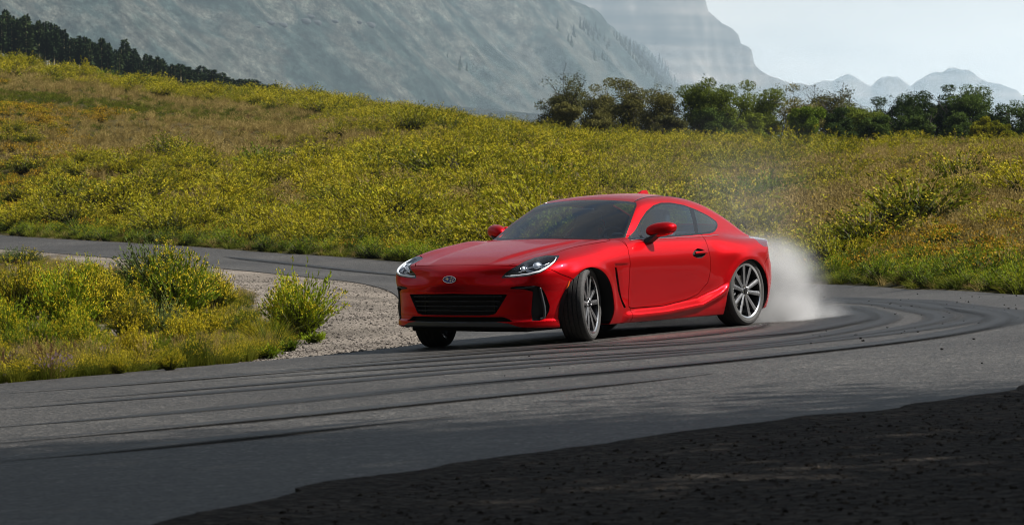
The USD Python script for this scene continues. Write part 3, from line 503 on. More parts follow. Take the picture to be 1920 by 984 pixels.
def grid_mesh(xs, ys, zf):
    X, Y = np.meshgrid(xs, ys, indexing='ij'); Z = zf(X, Y); V = np.stack([X, Y, Z], -1).reshape(-1, 3); n, m = len(xs), len(ys)
    i, j = np.meshgrid(np.arange(n-1), np.arange(m-1), indexing='ij'); a = (i*m+j).ravel(); F = np.vstack([np.stack([a, a+m, a+m+1], 1), np.stack([a, a+m+1, a+1], 1)])
    t = trimesh.Trimesh(V, F, process=False); return V, F, np.array(t.vertex_normals)
seg = lambda *s: np.unique(np.concatenate([np.arange(a, b, c) for a, b, c in s]+[[s[-1][1]]]))
pos = {"g": ("geometry", {})}
def noise(s, d=4.0, r=.55, **k): return ("noise_texture", {"scale": s, "detail": d, "roughness": r, **k})
soil = mat('hillside_soil', {**pos, "n1": noise(.09, 6.0), "n2": noise(1.6, 6.0), "n3": noise(14.0, 4.0), "r1": ("rgb_ramp", {"ramp": [(.34, (.026, .025, .008)), (.46, (.050, .043, .013)), (.56, (.080, .060, .022)), (.68, (.055, .038, .015))]}),
    "r2": ("rgb_ramp", {"ramp": [(.30, (.45,)*3), (.50, (.9,)*3), (.72, (1.35,)*3)]}), "m": ("mix_color", {"blend_type": "multiply", "fac": 1.0}), "m2": ("mix_color", {"blend_type": "multiply", "fac": .6}), "b": ("bump", {"strength": .8, "distance": .12}), "p": ("principled_bsdf", {"roughness": .95, "specular_ior_level": .1})},
    [("g.position", "n1.vector"), ("g.position", "n2.vector"), ("g.position", "n3.vector"), ("n1.fac", "r1.fac"), ("n2.fac", "r2.fac"), ("r1.color", "m.a"), ("r2.color", "m.b"), ("m.result", "m2.a"), ("n3.color", "m2.b"), ("m.result", "p.base_color"), ("n3.fac", "b.height"), ("b.normal", "p.normal")])
xs = seg((-700, -60, 40), (-60, -16, 2), (-16, 16, .5), (16, 60, 2), (60, 700, 40)); ys = seg((-420, -60, 24), (-60, -6, 6), (-6, 100, .5), (100, 200, 1.5), (200, 760, 14))
tag(put('/World', 'ground', grid_mesh(xs, ys, lambda x, y: ground(x, y)-.03*(road_sd(x, y) < .15)-.03*sstep(.1, -.3, poly_sd(INFIELD, x, y))-.05*sstep(.1, -.3, poly_sd(VERGE, x, y))), soil), kind='structure')
def sheet(name, poly_field, xs, ys, dz, m, skirt=.05):
    M = grid_mesh(xs, ys, lambda x, y: ground(x, y)+dz); s = poly_field(M[0][:, 0], M[0][:, 1]); M = clip(M, s); return tag(put('/World', name, thick(M, skirt) if skirt else M, m), kind='structure')
asphalt = mat('asphalt', {**pos, "n1": noise(.35, 5.0), "n2": noise(9.0, 5.0, .7), "v": ("voronoi_texture", {"scale": 52.0}), "v2": ("voronoi_texture", {"scale": 38.0}), "st": ("mapping", {"scale": (.22, .22, .22), "rotation": (0, 0, .6)}), "ns": noise(1.2, 4.0),
    "r1": ("rgb_ramp", {"ramp": [(.3, (.029, .0262, .0235)), (.55, (.043, .0395, .0355)), (.75, (.062, .0575, .051))]}), "r2": ("rgb_ramp", {"ramp": [(.25, (.35,)*3), (.5, (.9,)*3), (.75, (1.6,)*3)]}), "rv": ("rgb_ramp", {"ramp": [(0, (.28,)*3), (.5, (.85,)*3), (.8, (1.5,)*3), (1, (4.0,)*3)]}),
    "m": ("mix_color", {"blend_type": "multiply", "fac": 1.0, "use_clamp": False} if False else {"blend_type": "multiply", "fac": 1.0}), "m2": ("mix_color", {"blend_type": "multiply", "fac": .8}), "add": ("math", {"math_type": "add"}), "b": ("bump", {"strength": .9, "distance": .006}), "p": ("principled_bsdf", {"roughness": .62, "specular_ior_level": .35})},
    [("g.position", "n1.vector"), ("g.position", "n2.vector"), ("g.position", "v.vector"), ("g.position", "v2.vector"), ("n1.fac", "r1.fac"), ("n2.fac", "r2.fac"), ("r1.color", "m.a"), ("r2.color", "m.b"), ("v.color", "rv.fac"), ("m.result", "m2.a"), ("rv.color", "m2.b"), ("m2.result", "p.base_color"), ("v.distance", "add.value1"), ("v2.distance", "add.value2"), ("add.value", "b.height"), ("b.normal", "p.normal")])
sheet('road', lambda x, y: road_sd(x, y), seg((-31, -8, 1), (-8, 8, .25), (8, 9, .5)), seg((-14, 5, .8), (5, 60, .25), (60, 106, .8)), .0, asphalt, .06)
def gravel_mat(name, a, b, c, sc, bumpd=.02):
    return mat(name, {**pos, "v": ("voronoi_texture", {"scale": sc}), "n": noise(.8, 5.0), "n2": noise(25.0, 3.0), "rv": ("rgb_ramp", {"ramp": [(0, a), (.5, b), (1, c)]}), "rn": ("rgb_ramp", {"ramp": [(.3, (.55,)*3), (.7, (1.25,)*3)]}), "m": ("mix_color", {"blend_type": "multiply", "fac": 1.0}), "b": ("bump", {"strength": 1.0, "distance": bumpd}), "p": ("principled_bsdf", {"roughness": .95, "specular_ior_level": .15})},
        [("g.position", "v.vector"), ("g.position", "n.vector"), ("v.color", "rv.fac"), ("n.fac", "rn.fac"), ("rv.color", "m.a"), ("rn.color", "m.b"), ("m.result", "p.base_color"), ("v.distance", "b.height"), ("b.normal", "p.normal")])
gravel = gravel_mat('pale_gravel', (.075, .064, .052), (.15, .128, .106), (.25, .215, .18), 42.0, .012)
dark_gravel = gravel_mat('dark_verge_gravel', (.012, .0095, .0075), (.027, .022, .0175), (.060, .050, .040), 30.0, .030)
sheet('gravel_infield', lambda x, y: np.maximum(poly_sd(INFIELD, x, y), -road_sd(x, y)), seg((-31, -14, 1), (-14, 0, .2)), seg((0, 18, .5), (18, 60, .25), (60, 98, 1)), -.012, gravel, 0)
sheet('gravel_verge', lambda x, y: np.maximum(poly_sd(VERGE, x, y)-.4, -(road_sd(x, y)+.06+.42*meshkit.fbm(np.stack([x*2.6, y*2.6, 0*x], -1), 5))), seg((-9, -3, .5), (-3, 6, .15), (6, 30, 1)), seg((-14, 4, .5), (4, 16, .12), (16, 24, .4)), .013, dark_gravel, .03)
# ---- mountains
def strip_mountain(name, S, zfun, T, m):
    """A mountainside swept along a foot line: S points of it, T steps up the slope; zfun(s, t) -> height, offset along the slope."""
    S = np.asarray(S, float); d = np.gradient(S[:, :2], axis=0); nrm = unit(np.stack([-d[:, 1], d[:, 0]], 1)); sl = np.r_[0, np.cumsum(np.linalg.norm(np.diff(S[:, :2], axis=0), axis=1))]
    s, t = np.meshgrid(sl, T, indexing='ij'); z, tt = zfun(s, t); XY = S[:, None, :2]+nrm[:, None]*tt[..., None]; Vv = np.concatenate([XY, (S[:, 2][:, None]+z)[..., None]], -1); n, k = s.shape
    i, j = np.meshgrid(np.arange(n-1), np.arange(k-1), indexing='ij'); a = (i*k+j).ravel(); Fm = np.vstack([np.stack([a, a+k, a+k+1], 1), np.stack([a, a+k+1, a+1], 1)]); Vv = Vv.reshape(-1, 3)*2.8
    N = np.array(trimesh.Trimesh(Vv, Fm, process=False).vertex_normals); tag(put('/World', name, (Vv, Fm, N), m), kind='structure'); return Vv.reshape(n, k, 3), Fm
foot = spline([(-330,430,26), (-240,540,34), (-140,720,44), (0,1080,52), (115,1750,76), (150,2150,98), (190,2600,118)], 40)
def fb(a, b, sc, o=5, off=0.): return meshkit.fbm(np.stack([a/sc, b/sc, 0*a+off], -1).reshape(-1, 3), o).reshape(a.shape)
def slopeA(s, t):
    L = s.max(); lim = np.interp(s/L, [0, .45, .60, .70, .78, .86, .93, 1.0], [420, 420, 420, 390, 280, 175, 80, 0]) + 14*fb(s, t*0, 60, 4, 3.)
    up = .60*t + 20*fb(s+t*.3, t*.35, 150, 5) + 58*np.abs(fb(s+t*.35, t*.22, 95, 5, 9.)) - 30*np.abs(fb(s+t*.2, t*.22, 24, 4, 4.)) + 3.0*fb(s, t, 11, 4, 2.)
    cliff = np.clip(fb(s, t, 240, 3, 5.)*3, 0, 1)*sstep(150, 156, t+14*fb(s, t*0, 40, 4, 1.))*7
    up = up*np.clip(t/60, .0, 1)**.5 + cliff
    over = np.clip(.60*t-lim, 0, None); return up - over*1.25, t
rock = mat('mountain_scree', {**pos, "mp": ("mapping", {"scale": (.050, .040, .050), "rotation": (0, 0, .35)}), "n1": noise(.009, 9.0, .66), "n2": noise(1.0, 9.0, .72), "n3": noise(.30, 8.0, .8), "r1": ("rgb_ramp", {"ramp": [(.36, (.012, .020, .018)), (.47, (.022, .032, .029)), (.55, (.055, .057, .048)), (.66, (.020, .030, .025))]}), "r2": ("rgb_ramp", {"ramp": [(.38, (.55,)*3), (.5, (1.0,)*3), (.62, (1.7,)*3)]}), "r3": ("rgb_ramp", {"ramp": [(.40, (.30,)*3), (.50, (1.0,)*3), (.60, (1.8,)*3)]}),
    "m": ("mix_color", {"blend_type": "multiply", "fac": 1.0}), "m2": ("mix_color", {"blend_type": "multiply", "fac": .85}), "b": ("bump", {"strength": 1.0, "distance": 3.0}), "p": ("principled_bsdf", {"roughness": 1.0, "specular_ior_level": .0})},
    [("g.position", "n1.vector"), ("g.position", "mp.vector"), ("mp.vector", "n2.vector"), ("g.position", "n3.vector"), ("n1.fac", "r1.fac"), ("n2.fac", "r2.fac"), ("n3.fac", "r3.fac"), ("r1.color", "m.a"), ("r2.color", "m.b"), ("m.result", "m2.a"), ("r3.color", "m2.b"), ("m2.result", "p.base_color"), ("n3.fac", "b.height"), ("b.normal", "p.normal")])
MA, MAF = strip_mountain('mountain_slope', foot, slopeA, np.r_[np.linspace(-60, 0, 5)[:-1], np.linspace(0, 700, 260)], rock)
cliff_m = mat('cliff_rock', {**pos, "mp": ("mapping", {"scale": (.001, .001, .022)}), "n1": noise(1.0, 5.0), "n2": noise(.008, 8.0, .7), "r1": ("rgb_ramp", {"ramp": [(.35, (.04, .04, .04)), (.5, (.10, .09, .08)), (.65, (.20, .17, .15))]}), "r2": ("rgb_ramp", {"ramp": [(.35, (.6,)*3), (.65, (1.2,)*3)]}), "m": ("mix_color", {"blend_type": "multiply", "fac": 1.0}), "p": ("principled_bsdf", {"roughness": 1.0, "specular_ior_level": 0.0})},
    [("g.position", "mp.vector"), ("mp.vector", "n1.vector"), ("g.position", "n2.vector"), ("n1.fac", "r1.fac"), ("n2.fac", "r2.fac"), ("r1.color", "m.a"), ("r2.color", "m.b"), ("m.result", "p.base_color")])
def crest_mountain(name, D, prof, m, talus, cliff, back, nz, step, left=None):
    pr = np.array(prof, float); cx = (pr[:, 0]-960)/FPX*D; cz = CAMZ+(492-pr[:, 1])/FPX*D
    xs = np.arange(cx[0], cx[-1], step); ts = np.concatenate([-np.geomspace(1900, step, 100), [0], np.geomspace(step, 1200, 30)])
    def zf(X, Y):
        t = Y-D; z = np.interp(X, cx, cz); w = np.abs(fb(X, t*.8, nz*5, 5, 2.))*nz*.5+fb(X, t, nz*1.0, 6, 6.)*nz*.6; tt = np.clip(-t-w*.6, 0, None)
        f = np.minimum(tt*2.6, cliff+nz*.4*fb(X, t, nz*4, 3, 1.))+np.clip(tt-cliff/2.6, 0, None)*talus
        return np.maximum(z - np.where(t <= 0, f, t*back) + np.where(np.abs(t) > step*1.5, fb(X, t, nz, 5, 8.)*nz*.16, 0), 40)
    return tag(put('/World', name, grid_mesh(xs, D+ts, zf), m), kind='structure')
crest_mountain('mesa', 8200, [(820,-60), (1180,-60), (1290,-50), (1318,-14), (1322,4), (1326,24), (1338,34), (1352,48), (1372,58), (1384,70), (1387,86), (1402,92), (1411,100), (1413,122), (1424,132), (1440,146), (1464,154), (1482,161), (1500,160), (1530,168), (1580,190), (1640,215), (1760,260)], cliff_m, .62, 215, 1.2, 66, 8.0)
crest_mountain('distant_peaks', 11000, [(1300,250), (1450,190), (1500,172), (1530,160), (1545,154), (1560,155), (1575,147), (1590,142), (1602,147), (1612,154), (1622,161), (1632,167), (1640,158), (1650,150), (1665,146), (1672,149), (1680,147), (1690,153), (1698,161), (1706,165), (1716,157), (1728,149), (1742,142), (1755,138), (1762,141), (1778,132), (1790,131), (1800,134), (1814,133), (1826,142), (1834,150), (1850,157), (1870,159), (1888,166), (1906,172), (1918,186), (1960,200), (2100,230), (2400,245)], cliff_m, .7, 120, 1.0, 60, 10.0)
# ---------------------------------------------------------------- plants
KINDS = stage.CreateClassPrim('/World/Kinds')
def leafmat(name, ramp, trans=.24, island=True, rough=.7):
    """Leaf colour that varies from leaf to leaf and from plant to plant."""
    return mat(name, {"g": ("geometry", {}), "o": ("object_info", {}), "a": ("math", {"math_type": "multiply_add", "value2": .34, "value3": 0.0}), "b": ("math", {"math_type": "multiply_add", "value2": .66}), "r": ("rgb_ramp", {"ramp": ramp}), "d": ("principled_bsdf", {"roughness": rough, "specular_ior_level": .06}), "t": ("translucent_bsdf", {}), "m": ("mix_closure", {"fac": trans})},
        [("g.random_per_island", "a.value1"), ("o.random", "b.value1"), ("a.value", "b.value3"), ("b.value", "r.fac"), ("r.color", "d.base_color"), ("r.color", "t.color"), ("d.BSDF", "m.closure1"), ("t.BSDF", "m.closure2")], surface="m.closure")
LG = leafmat('leaf_green', [(0, (.050, .085, .005)), (.5, (.150, .210, .008)), (1, (.30, .32, .012))])
LY = leafmat('leaf_yellow_green', [(0, (.10, .115, .005)), (.5, (.225, .215, .007)), (1, (.40, .32, .010))])
LS = leafmat('leaf_sage', [(0, (.075, .105, .030)), (.5, (.14, .175, .045)), (1, (.21, .23, .06))])
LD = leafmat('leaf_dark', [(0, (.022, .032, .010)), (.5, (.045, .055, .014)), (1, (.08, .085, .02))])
FY = leafmat('flower_yellow', [(0, (.42, .33, .020)), (.5, (.60, .46, .022)), (1, (.72, .55, .04))], .25)
FYF = leafmat('flower_dull_yellow', [(0, (.32, .27, .018)), (.5, (.46, .37, .022)), (1, (.58, .45, .035))], .25)
FO = leafmat('flower_orange', [(0, (.26, .15, .012)), (.5, (.38, .23, .015)), (1, (.46, .33, .02))], .25)
FP = leafmat('flower_violet', [(0, (.16, .10, .22)), (1, (.30, .20, .36))], .25)
ST = leafmat('straw', [(0, (.16, .118, .036)), (.5, (.29, .215, .072)), (1, (.44, .345, .14))], .3)
SR = leafmat('russet_stalk', [(0, (.09, .05, .025)), (1, (.19, .11, .05))], .3)
GG = leafmat('grass_green', [(0, (.045, .062, .006)), (.5, (.10, .11, .010)), (1, (.20, .175, .018))], .35)
TW_ = plain('twig', (.075, .058, .040), .9)
OG = leafmat('oak_leaf_green', [(0, (.055, .080, .008)), (.5, (.125, .155, .014)), (1, (.22, .235, .024))]); OB = leafmat('oak_leaf_brown', [(0, (.060, .062, .016)), (.5, (.135, .125, .032)), (1, (.21, .19, .05))]); OD = leafmat('oak_leaf_dark', [(0, (.026, .046, .008)), (.5, (.065, .100, .015)), (1, (.13, .165, .024))])
OBARK = plain('oak_bark', (.050, .042, .034), .9); PBARK = plain('pine_bark', (.34, .29, .16), .9); PN = leafmat('pine_needles', [(0, (.010, .020, .007)), (.5, (.022, .036, .011)), (1, (.045, .058, .016))], .1)
def leaves(B, D, L, Wd, rng):
    B, D = np.asarray(B, float), unit(np.asarray(D, float)); n = len(B); L = np.broadcast_to(L, n)[:, None]; Wd = np.broadcast_to(Wd, n)[:, None]
    S = unit(np.cross(D, unit(rng.normal(size=(n, 3))))); V = np.stack([B, B+.45*L*D+Wd*S, B+L*D, B+.45*L*D-Wd*S], 1).reshape(-1, 3); k = 4*np.arange(n)[:, None]
    return V, np.vstack([k+[0, 1, 2], k+[0, 2, 3]])
def vcat(*ms):
    V, F, o = [], [], 0
    for v, f in ms: V.append(v); F.append(f+o); o += len(v)
    return np.vstack(V), np.vstack(F)
def vmf(rng, n, r): return rng.normal(size=(n, 3))*r
def stems_dome(rng, n, h, r, up=.55):
    th = rng.uniform(0, 2*np.pi, n); q = np.sqrt(rng.uniform(0, 1, n)); el = np.sqrt(np.clip(1-.80*q*q, .05, 1))*rng.uniform(.80, 1.08, n)
    tip = np.stack([r*q*np.cos(th), r*q*np.sin(th), h*el], 1); base = tip*[.18, .18, 0]+np.stack([rng.normal(0, .03*r, n), rng.normal(0, .03*r, n), 0*th], 1)
    mid = base*.45+tip*.55; mid[:, :2] = base[:, :2]*.62+tip[:, :2]*.38; return base, mid, tip
def bez(b, m, t, s): s = np.asarray(s)[..., None]; return (1-s)**2*b+2*s*(1-s)*m+s*s*t
def ribbons(b, m, t, w, rng, k=4):
    n = len(b); s = np.linspace(0, 1, k); Pp = np.stack([bez(b, m, t, np.full(n, x)) for x in s], 1); side = unit(np.cross(t-b, rng.normal(size=(n, 3))))
    ww = (np.asarray(w)*np.ones(n))[:, None, None]*(1-.75*s)[None, :, None]; V = np.stack([Pp-side[:, None]*ww, Pp+side[:, None]*ww], 2).reshape(-1, 3); F = []
    for i in range(k-1):
        a = (np.arange(n)*k+i)*2; F += [np.stack([a, a+1, a+3], 1), np.stack([a, a+3, a+2], 1)]
    return V, np.vstack(F)
def make_shrub(name, seed, h, r, nst, nl, nf, L, Wl, Lf, Wf, leaf, flower, frac=1.0, low=.22, patch=0.0):
    rng = np.random.default_rng(seed); b, m, t = stems_dome(rng, nst, h, r)
    lump = 1+.22*np.sin(np.arctan2(t[:, 1], t[:, 0])*rng.integers(2, 4)+rng.uniform(0, 6))+.12*rng.normal(size=nst); t = t*np.clip(lump, .6, 1.35)[:, None]; m = m*np.clip(lump, .6, 1.35)[:, None]
    x = UsdGeom.Xform.Define(stage, f'/World/Kinds/{name}')
    s = np.tile(np.linspace(low, 1, nl), nst); k = np.repeat(np.arange(nst), nl); B = bez(b[k], m[k], t[k], s); D = unit(t[k]-m[k])+rng.normal(size=(len(k), 3))*.42+[0, 0, .25]
    keep = rng.uniform(size=len(k)) > .12; put(x, 'foliage', leaves(B[keep], D[keep], L*rng.uniform(.6, 1.3, keep.sum()), Wl*rng.uniform(.7, 1.3, keep.sum()), rng), leaf)
    put(x, 'stems', ribbons(b, m, t, Wl*.45, rng), TW_)
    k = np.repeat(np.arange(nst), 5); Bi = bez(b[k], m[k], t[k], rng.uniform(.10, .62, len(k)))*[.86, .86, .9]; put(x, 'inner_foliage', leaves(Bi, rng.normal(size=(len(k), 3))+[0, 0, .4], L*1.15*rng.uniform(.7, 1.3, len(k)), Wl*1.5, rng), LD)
    if nf:
        on = np.where((rng.uniform(size=nst) < frac) & (t[:, 2] > h*.45) & ((np.sin(t[:, 0]/r*2.1+seed)+np.cos(t[:, 1]/r*2.6+seed*2)) > patch*2-2))[0]; k = np.repeat(on, nf)
        B = t[k]+vmf(rng, len(k), Lf*.75)*[1, 1, 1.3]; put(x, 'flowers', leaves(B, rng.normal(size=(len(k), 3))+[0, 0, .6], Lf*rng.uniform(.7, 1.3, len(k)), Wf, rng), flower)
    return name
def make_tuft(name, seed, n, h, spread, w, m, head=None, nh=0, Lh=.02, Wh=.005, lean=.35):
    rng = np.random.default_rng(seed); x = UsdGeom.Xform.Define(stage, f'/World/Kinds/{name}'); th = rng.uniform(0, 2*np.pi, n); q = rng.uniform(0, 1, n)**.7
    b = np.stack([np.cos(th)*q*spread*.45, np.sin(th)*q*spread*.45, 0*q], 1); hh = h*rng.uniform(.45, 1.1, n); t = b+np.stack([np.cos(th+rng.normal(0, .5, n))*q*spread, np.sin(th+rng.normal(0, .5, n))*q*spread, hh*(1-lean*q*q)], 1)
    mm = b*.8+t*.2; mm[:, 2] = hh*.62; put(x, 'blades', ribbons(b, mm, t, w*rng.uniform(.6, 1.3, n), rng, 4), m)
    if head is not None:
        on = np.where(hh > h*.7)[0]; k = np.repeat(on, nh); s = rng.uniform(.72, 1.0, len(k)); put(x, 'seed_heads', leaves(bez(b[k], mm[k], t[k], s)+vmf(rng, len(k), Wh), unit(t[k]-mm[k])+rng.normal(size=(len(k), 3))*.3, Lh, Wh, rng), head)
    return name
# near kinds (fine leaves), far kinds (coarser leaves)
NEAR = [make_shrub(f'near_shrub_{i}', 20+i, .58+.05*(i % 3), .50, 360, 17, 9, .058, .0088, .018, .0070, (LG, LG, LY, LG, LS, LY)[i], FY, (.85, .6, 1, .9, .5, 1)[i], .18, (.1, .5, 0, .25, .6, 0)[i]) for i in range(6)]
FAR = [make_shrub(f'far_shrub_{i}', 50+i, .66, .60, 150, 9, 8, .075, .013, .028, .011, (LY, LY, LG, LY, LS, LG)[i], FYF, (.42, .35, .25, .5, .10, .2)[i], .2, (.2, .4, .6, .2, .7, .6)[i]) for i in range(6)]
ORF = [make_shrub(f'orange_bloom_{i}', 80+i, .26, .42, 46, 5, 5, .08, .012, .045, .018, (LG, LD)[i], FO, 1, .2, .1) for i in range(2)]
NT = [make_tuft('near_grass_0', 1, 90, .42, .26, .0030, GG), make_tuft('near_grass_1', 2, 80, .50, .24, .0026, ST, ST, 9, .022, .0035), make_tuft('near_grass_2', 3, 70, .48, .22, .0026, GG, ST, 8, .022, .0035), make_tuft('near_grass_3', 4, 46, .52, .20, .0026, SR, SR, 16, .022, .005), make_tuft('near_grass_4', 5, 110, .34, .30, .0032, GG, FY, 3, .014, .006), make_tuft('near_grass_5', 6, 40, .34, .2, .003, GG, FP, 6, .016, .007)]
WEED = make_shrub('low_weed', 12, .12, .18, 40, 9, 0, .06, .010, 0, 0, LG, FY)
FT = [make_tuft('far_grass_0', 11, 46, .42, .34, .010, ST), make_tuft('far_grass_1', 12, 46, .40, .34, .011, GG), make_tuft('far_grass_2', 13, 40, .52, .30, .009, ST, ST, 4, .07, .012), make_tuft('far_grass_3', 14, 40, .36, .34, .010, SR), make_tuft('far_grass_4', 15, 50, .30, .40, .012, GG)]
def scatter(name, kinds, pts, which, scale, rot, label, category, tilt=None):
    """Ground cover that nobody could count: one instancer."""
    pi = UsdGeom.PointInstancer.Define(stage, numbered('/World', name)); pr = pi.GetPath().AppendChild('kinds'); UsdGeom.Scope.Define(stage, pr)
    for k in kinds:
        p = UsdGeom.Xform.Define(stage, pr.AppendChild(k)); p.GetPrim().GetReferences().AddInternalReference(f'/World/Kinds/{k}'); pi.CreatePrototypesRel().AddTarget(p.GetPath())
    q = np.stack([np.cos(rot/2), 0*rot, 0*rot, np.sin(rot/2)], 1); sc = scale if scale.ndim == 2 else np.repeat(scale[:, None], 3, 1)
    pi.CreatePositionsAttr(Vt.Vec3fArray.FromNumpy(pts.astype(np.float32))); pi.CreateProtoIndicesAttr(Vt.IntArray.FromNumpy(which.astype(np.int32))); pi.CreateScalesAttr(Vt.Vec3fArray.FromNumpy(sc.astype(np.float32)))
    pi.CreateOrientationsAttr(Vt.QuathArray([Gf.Quath(float(a), float(b), float(c), float(d)) for a, b, c, d in q])); tag(pi, label, category, kind='stuff'); return pi
def one(name, kind, loc, rz, s, label, category, group=None):
    x = UsdGeom.Xform.Define(stage, numbered('/World', name)); s = np.broadcast_to(s, 3); M = frame(loc, rz); M[:3, :3] = M[:3, :3] @ np.diag(s); x.AddTransformOp().Set(Gf.Matrix4d(*M.T.ravel()))
    x.GetPrim().GetReferences().AddInternalReference(f'/World/Kinds/{kind}'); x.GetPrim().SetInstanceable(True); tag(x, label, category, group); return x
def on_ground(px, py):
    d = np.concatenate([np.linspace(7, 60, 900), np.linspace(60, 170, 600)]); u = (px-960)/FPX; z = CAMZ-(py-492)/FPX*d; g = ground_base(u*d, d); i = np.argmax(z < g); return u*d[i], d[i]
G0 = lambda x, y: np.asarray(ground(np.asarray(x, float), np.asarray(y, float)))
# ---- hillside
R = np.random.default_rng(4)
def hill_points(n, ymin=34, ymax=158):
    y = np.sqrt(R.uniform(ymin**2, ymax**2, n)); u = R.uniform(-.205, .205, n); x = u*y; sd = road_sd(x, y); ok = (sd > .9) & (poly_sd(INFIELD, x, y) > 0); return x[ok], y[ok], u[ok], sd[ok]
def nz(x, y, sc, o=3, off=0): return meshkit.fbm(np.stack([x/sc, y/sc, np.full_like(x, off)], -1), o)
x, y, u, sd = hill_points(8500); v = 1-(y-45)/105
bare = gauss((u+.14), .10)*gauss((y-118)/1., 24)                                # dry olive bench, upper left
dens = .13+2.1*nz(x, y, 6, 3)-2.2*bare*(1+nz(x, y, 5, 2, 9.))-.80*sstep(.0, .10, u)-.25*sstep(.10, .16, u)+.25*gauss(y-150, 14)*sstep(-.1, 0, u)
dens = dens-.9*sstep(7, 2.5, sd)+.45*sstep(.10, .30, nz(x, y, 3.2, 2, 6.)); dens = np.clip(dens, 0, 1)*(1-.72*sstep(.02, .11, u)); k = R.uniform(size=len(x)) < dens; x, y, u, sd = x[k], y[k], u[k], sd[k]; z = G0(x, y)-.03
yel = nz(x, y, 14, 3, 5.)+.25*R.normal(size=len(x))*.5; w = np.where(yel > .08, R.choice([0, 1, 3], len(x)), R.choice([2, 4, 5, 2], len(x)))
sc = np.clip(R.lognormal(-.14, .40, len(x)), .40, 1.7)*(1+.35*(R.uniform(size=len(x)) < .06)*(y < 125)); sc3 = np.stack([sc*R.uniform(.85, 1.25, len(x)), sc*R.uniform(.85, 1.25, len(x)), sc*R.uniform(.50, .82, len(x))], 1); rot = R.uniform(0, 6.28, len(x))
size = sc/y*(np.abs(u) < .19); order = np.argsort(-size); ind = order[:290]; rest_i = order[290:]
for i in ind:
    kind = ('yellow-flowered', 'yellow-flowered', 'green', 'yellow-flowered', 'grey-green', 'green')[w[i]]
    side = ('above the far left stretch of road', 'above the road between the gravel island and the car', 'behind the car', 'behind the tyre smoke', 'above the road at the far right')[int(np.searchsorted([-.115, -.035, .055, .115], u[i]))]; up = ('low on the slope', 'halfway up the slope', 'high on the slope')[int(np.searchsorted([70, 100], y[i]))]
    one('hillside_shrub', FAR[w[i]], (x[i], y[i], z[i]), rot[i], sc3[i], f'{kind} shrub {up} {side}', 'shrub', f'{kind} shrubs {up} {side}')
scatter('hillside_brush', FAR, np.stack([x, y, z], 1)[rest_i], w[rest_i], sc3[rest_i], rot[rest_i], 'countless small yellow and green shrubs covering the hillside', 'brush')
x, y, u, sd = hill_points(56000); g = nz(x, y, 7, 3, 2.); z = G0(x, y)-.02; t = R.uniform(size=len(x))+g*.8+.25*sstep(-.02, .15, u)+.25*bare.mean()
t = t+.62*sstep(-.02, .10, u)-.10-.9*sstep(6.5, 3, sd)+.45*gauss(u+.14, .1)*gauss(y-102, 8)-.75*gauss(u+.14, .10)*gauss(y-120, 13); w = np.where(t > .95, R.choice([0, 2], len(x)), np.where(t > .50, R.choice([0, 0, 2, 3, 4], len(x)), np.where(t > .1, R.choice([1, 4, 1], len(x)), R.choice([1, 1, 1, 3], len(x)))))
scatter('hillside_grass', FT, np.stack([x, y, z], 1), w, np.clip(R.lognormal(-.62, .40, len(x)), .22, 1.2)*(1-.35*sstep(6, 2, sd))*(1-.4*np.clip(gauss(u+.14, .10)*gauss(y-118, 24), 0, 1)), R.uniform(0, 6.28, len(x)), 'tan and green bunch grass covering the hillside behind the road', 'grass')
x, y, u, sd = hill_points(7500, 34, 135); pk = nz(x, y, 9, 3, 8.)+.30*sstep(.03, .14, u)+.16*gauss(sd-4, 3)*sstep(-.05, -.1, u)-.04-.5*gauss(u+.14, .12)*gauss(y-118, 26) > .27; x, y = x[pk], y[pk]
scatter('orange_wildflowers', ORF, np.stack([x, y, G0(x, y)-.02], 1), R.integers(0, 2, len(x)), R.uniform(.45, 1.0, len(x)), R.uniform(0, 6.28, len(x)), 'low orange wildflowers dotted through the hillside grass', 'wildflowers')
# a greener fringe of grass and weeds along the far road edge
tt = R.uniform(0, len(OUTER)-1.001, 6500); i = tt.astype(int); pp = OUTER[i]+(OUTER[i+1]-OUTER[i])*(tt-i)[:, None]; nn = unit(np.stack([-(OUTER[i+1]-OUTER[i])[:, 1], (OUTER[i+1]-OUTER[i])[:, 0]], 1)); off = np.abs(R.normal(0, 1.2, len(tt)))+.15
pp = pp+nn*off[:, None]; ok = (pp[:, 1] > 30) & (road_sd(pp[:, 0], pp[:, 1]) > .1) & (np.abs(pp[:, 0]/pp[:, 1]) < .2); pp = pp[ok]
scatter('roadside_grass', FT+[FAR[2]], np.c_[pp, G0(pp[:, 0], pp[:, 1])-.02], R.choice([1, 1, 1, 4, 0, 4, 5], len(pp)), R.uniform(.22, .58, len(pp)), R.uniform(0, 6.28, len(pp)), 'short green grass and weeds along the far edge of the road', 'grass')
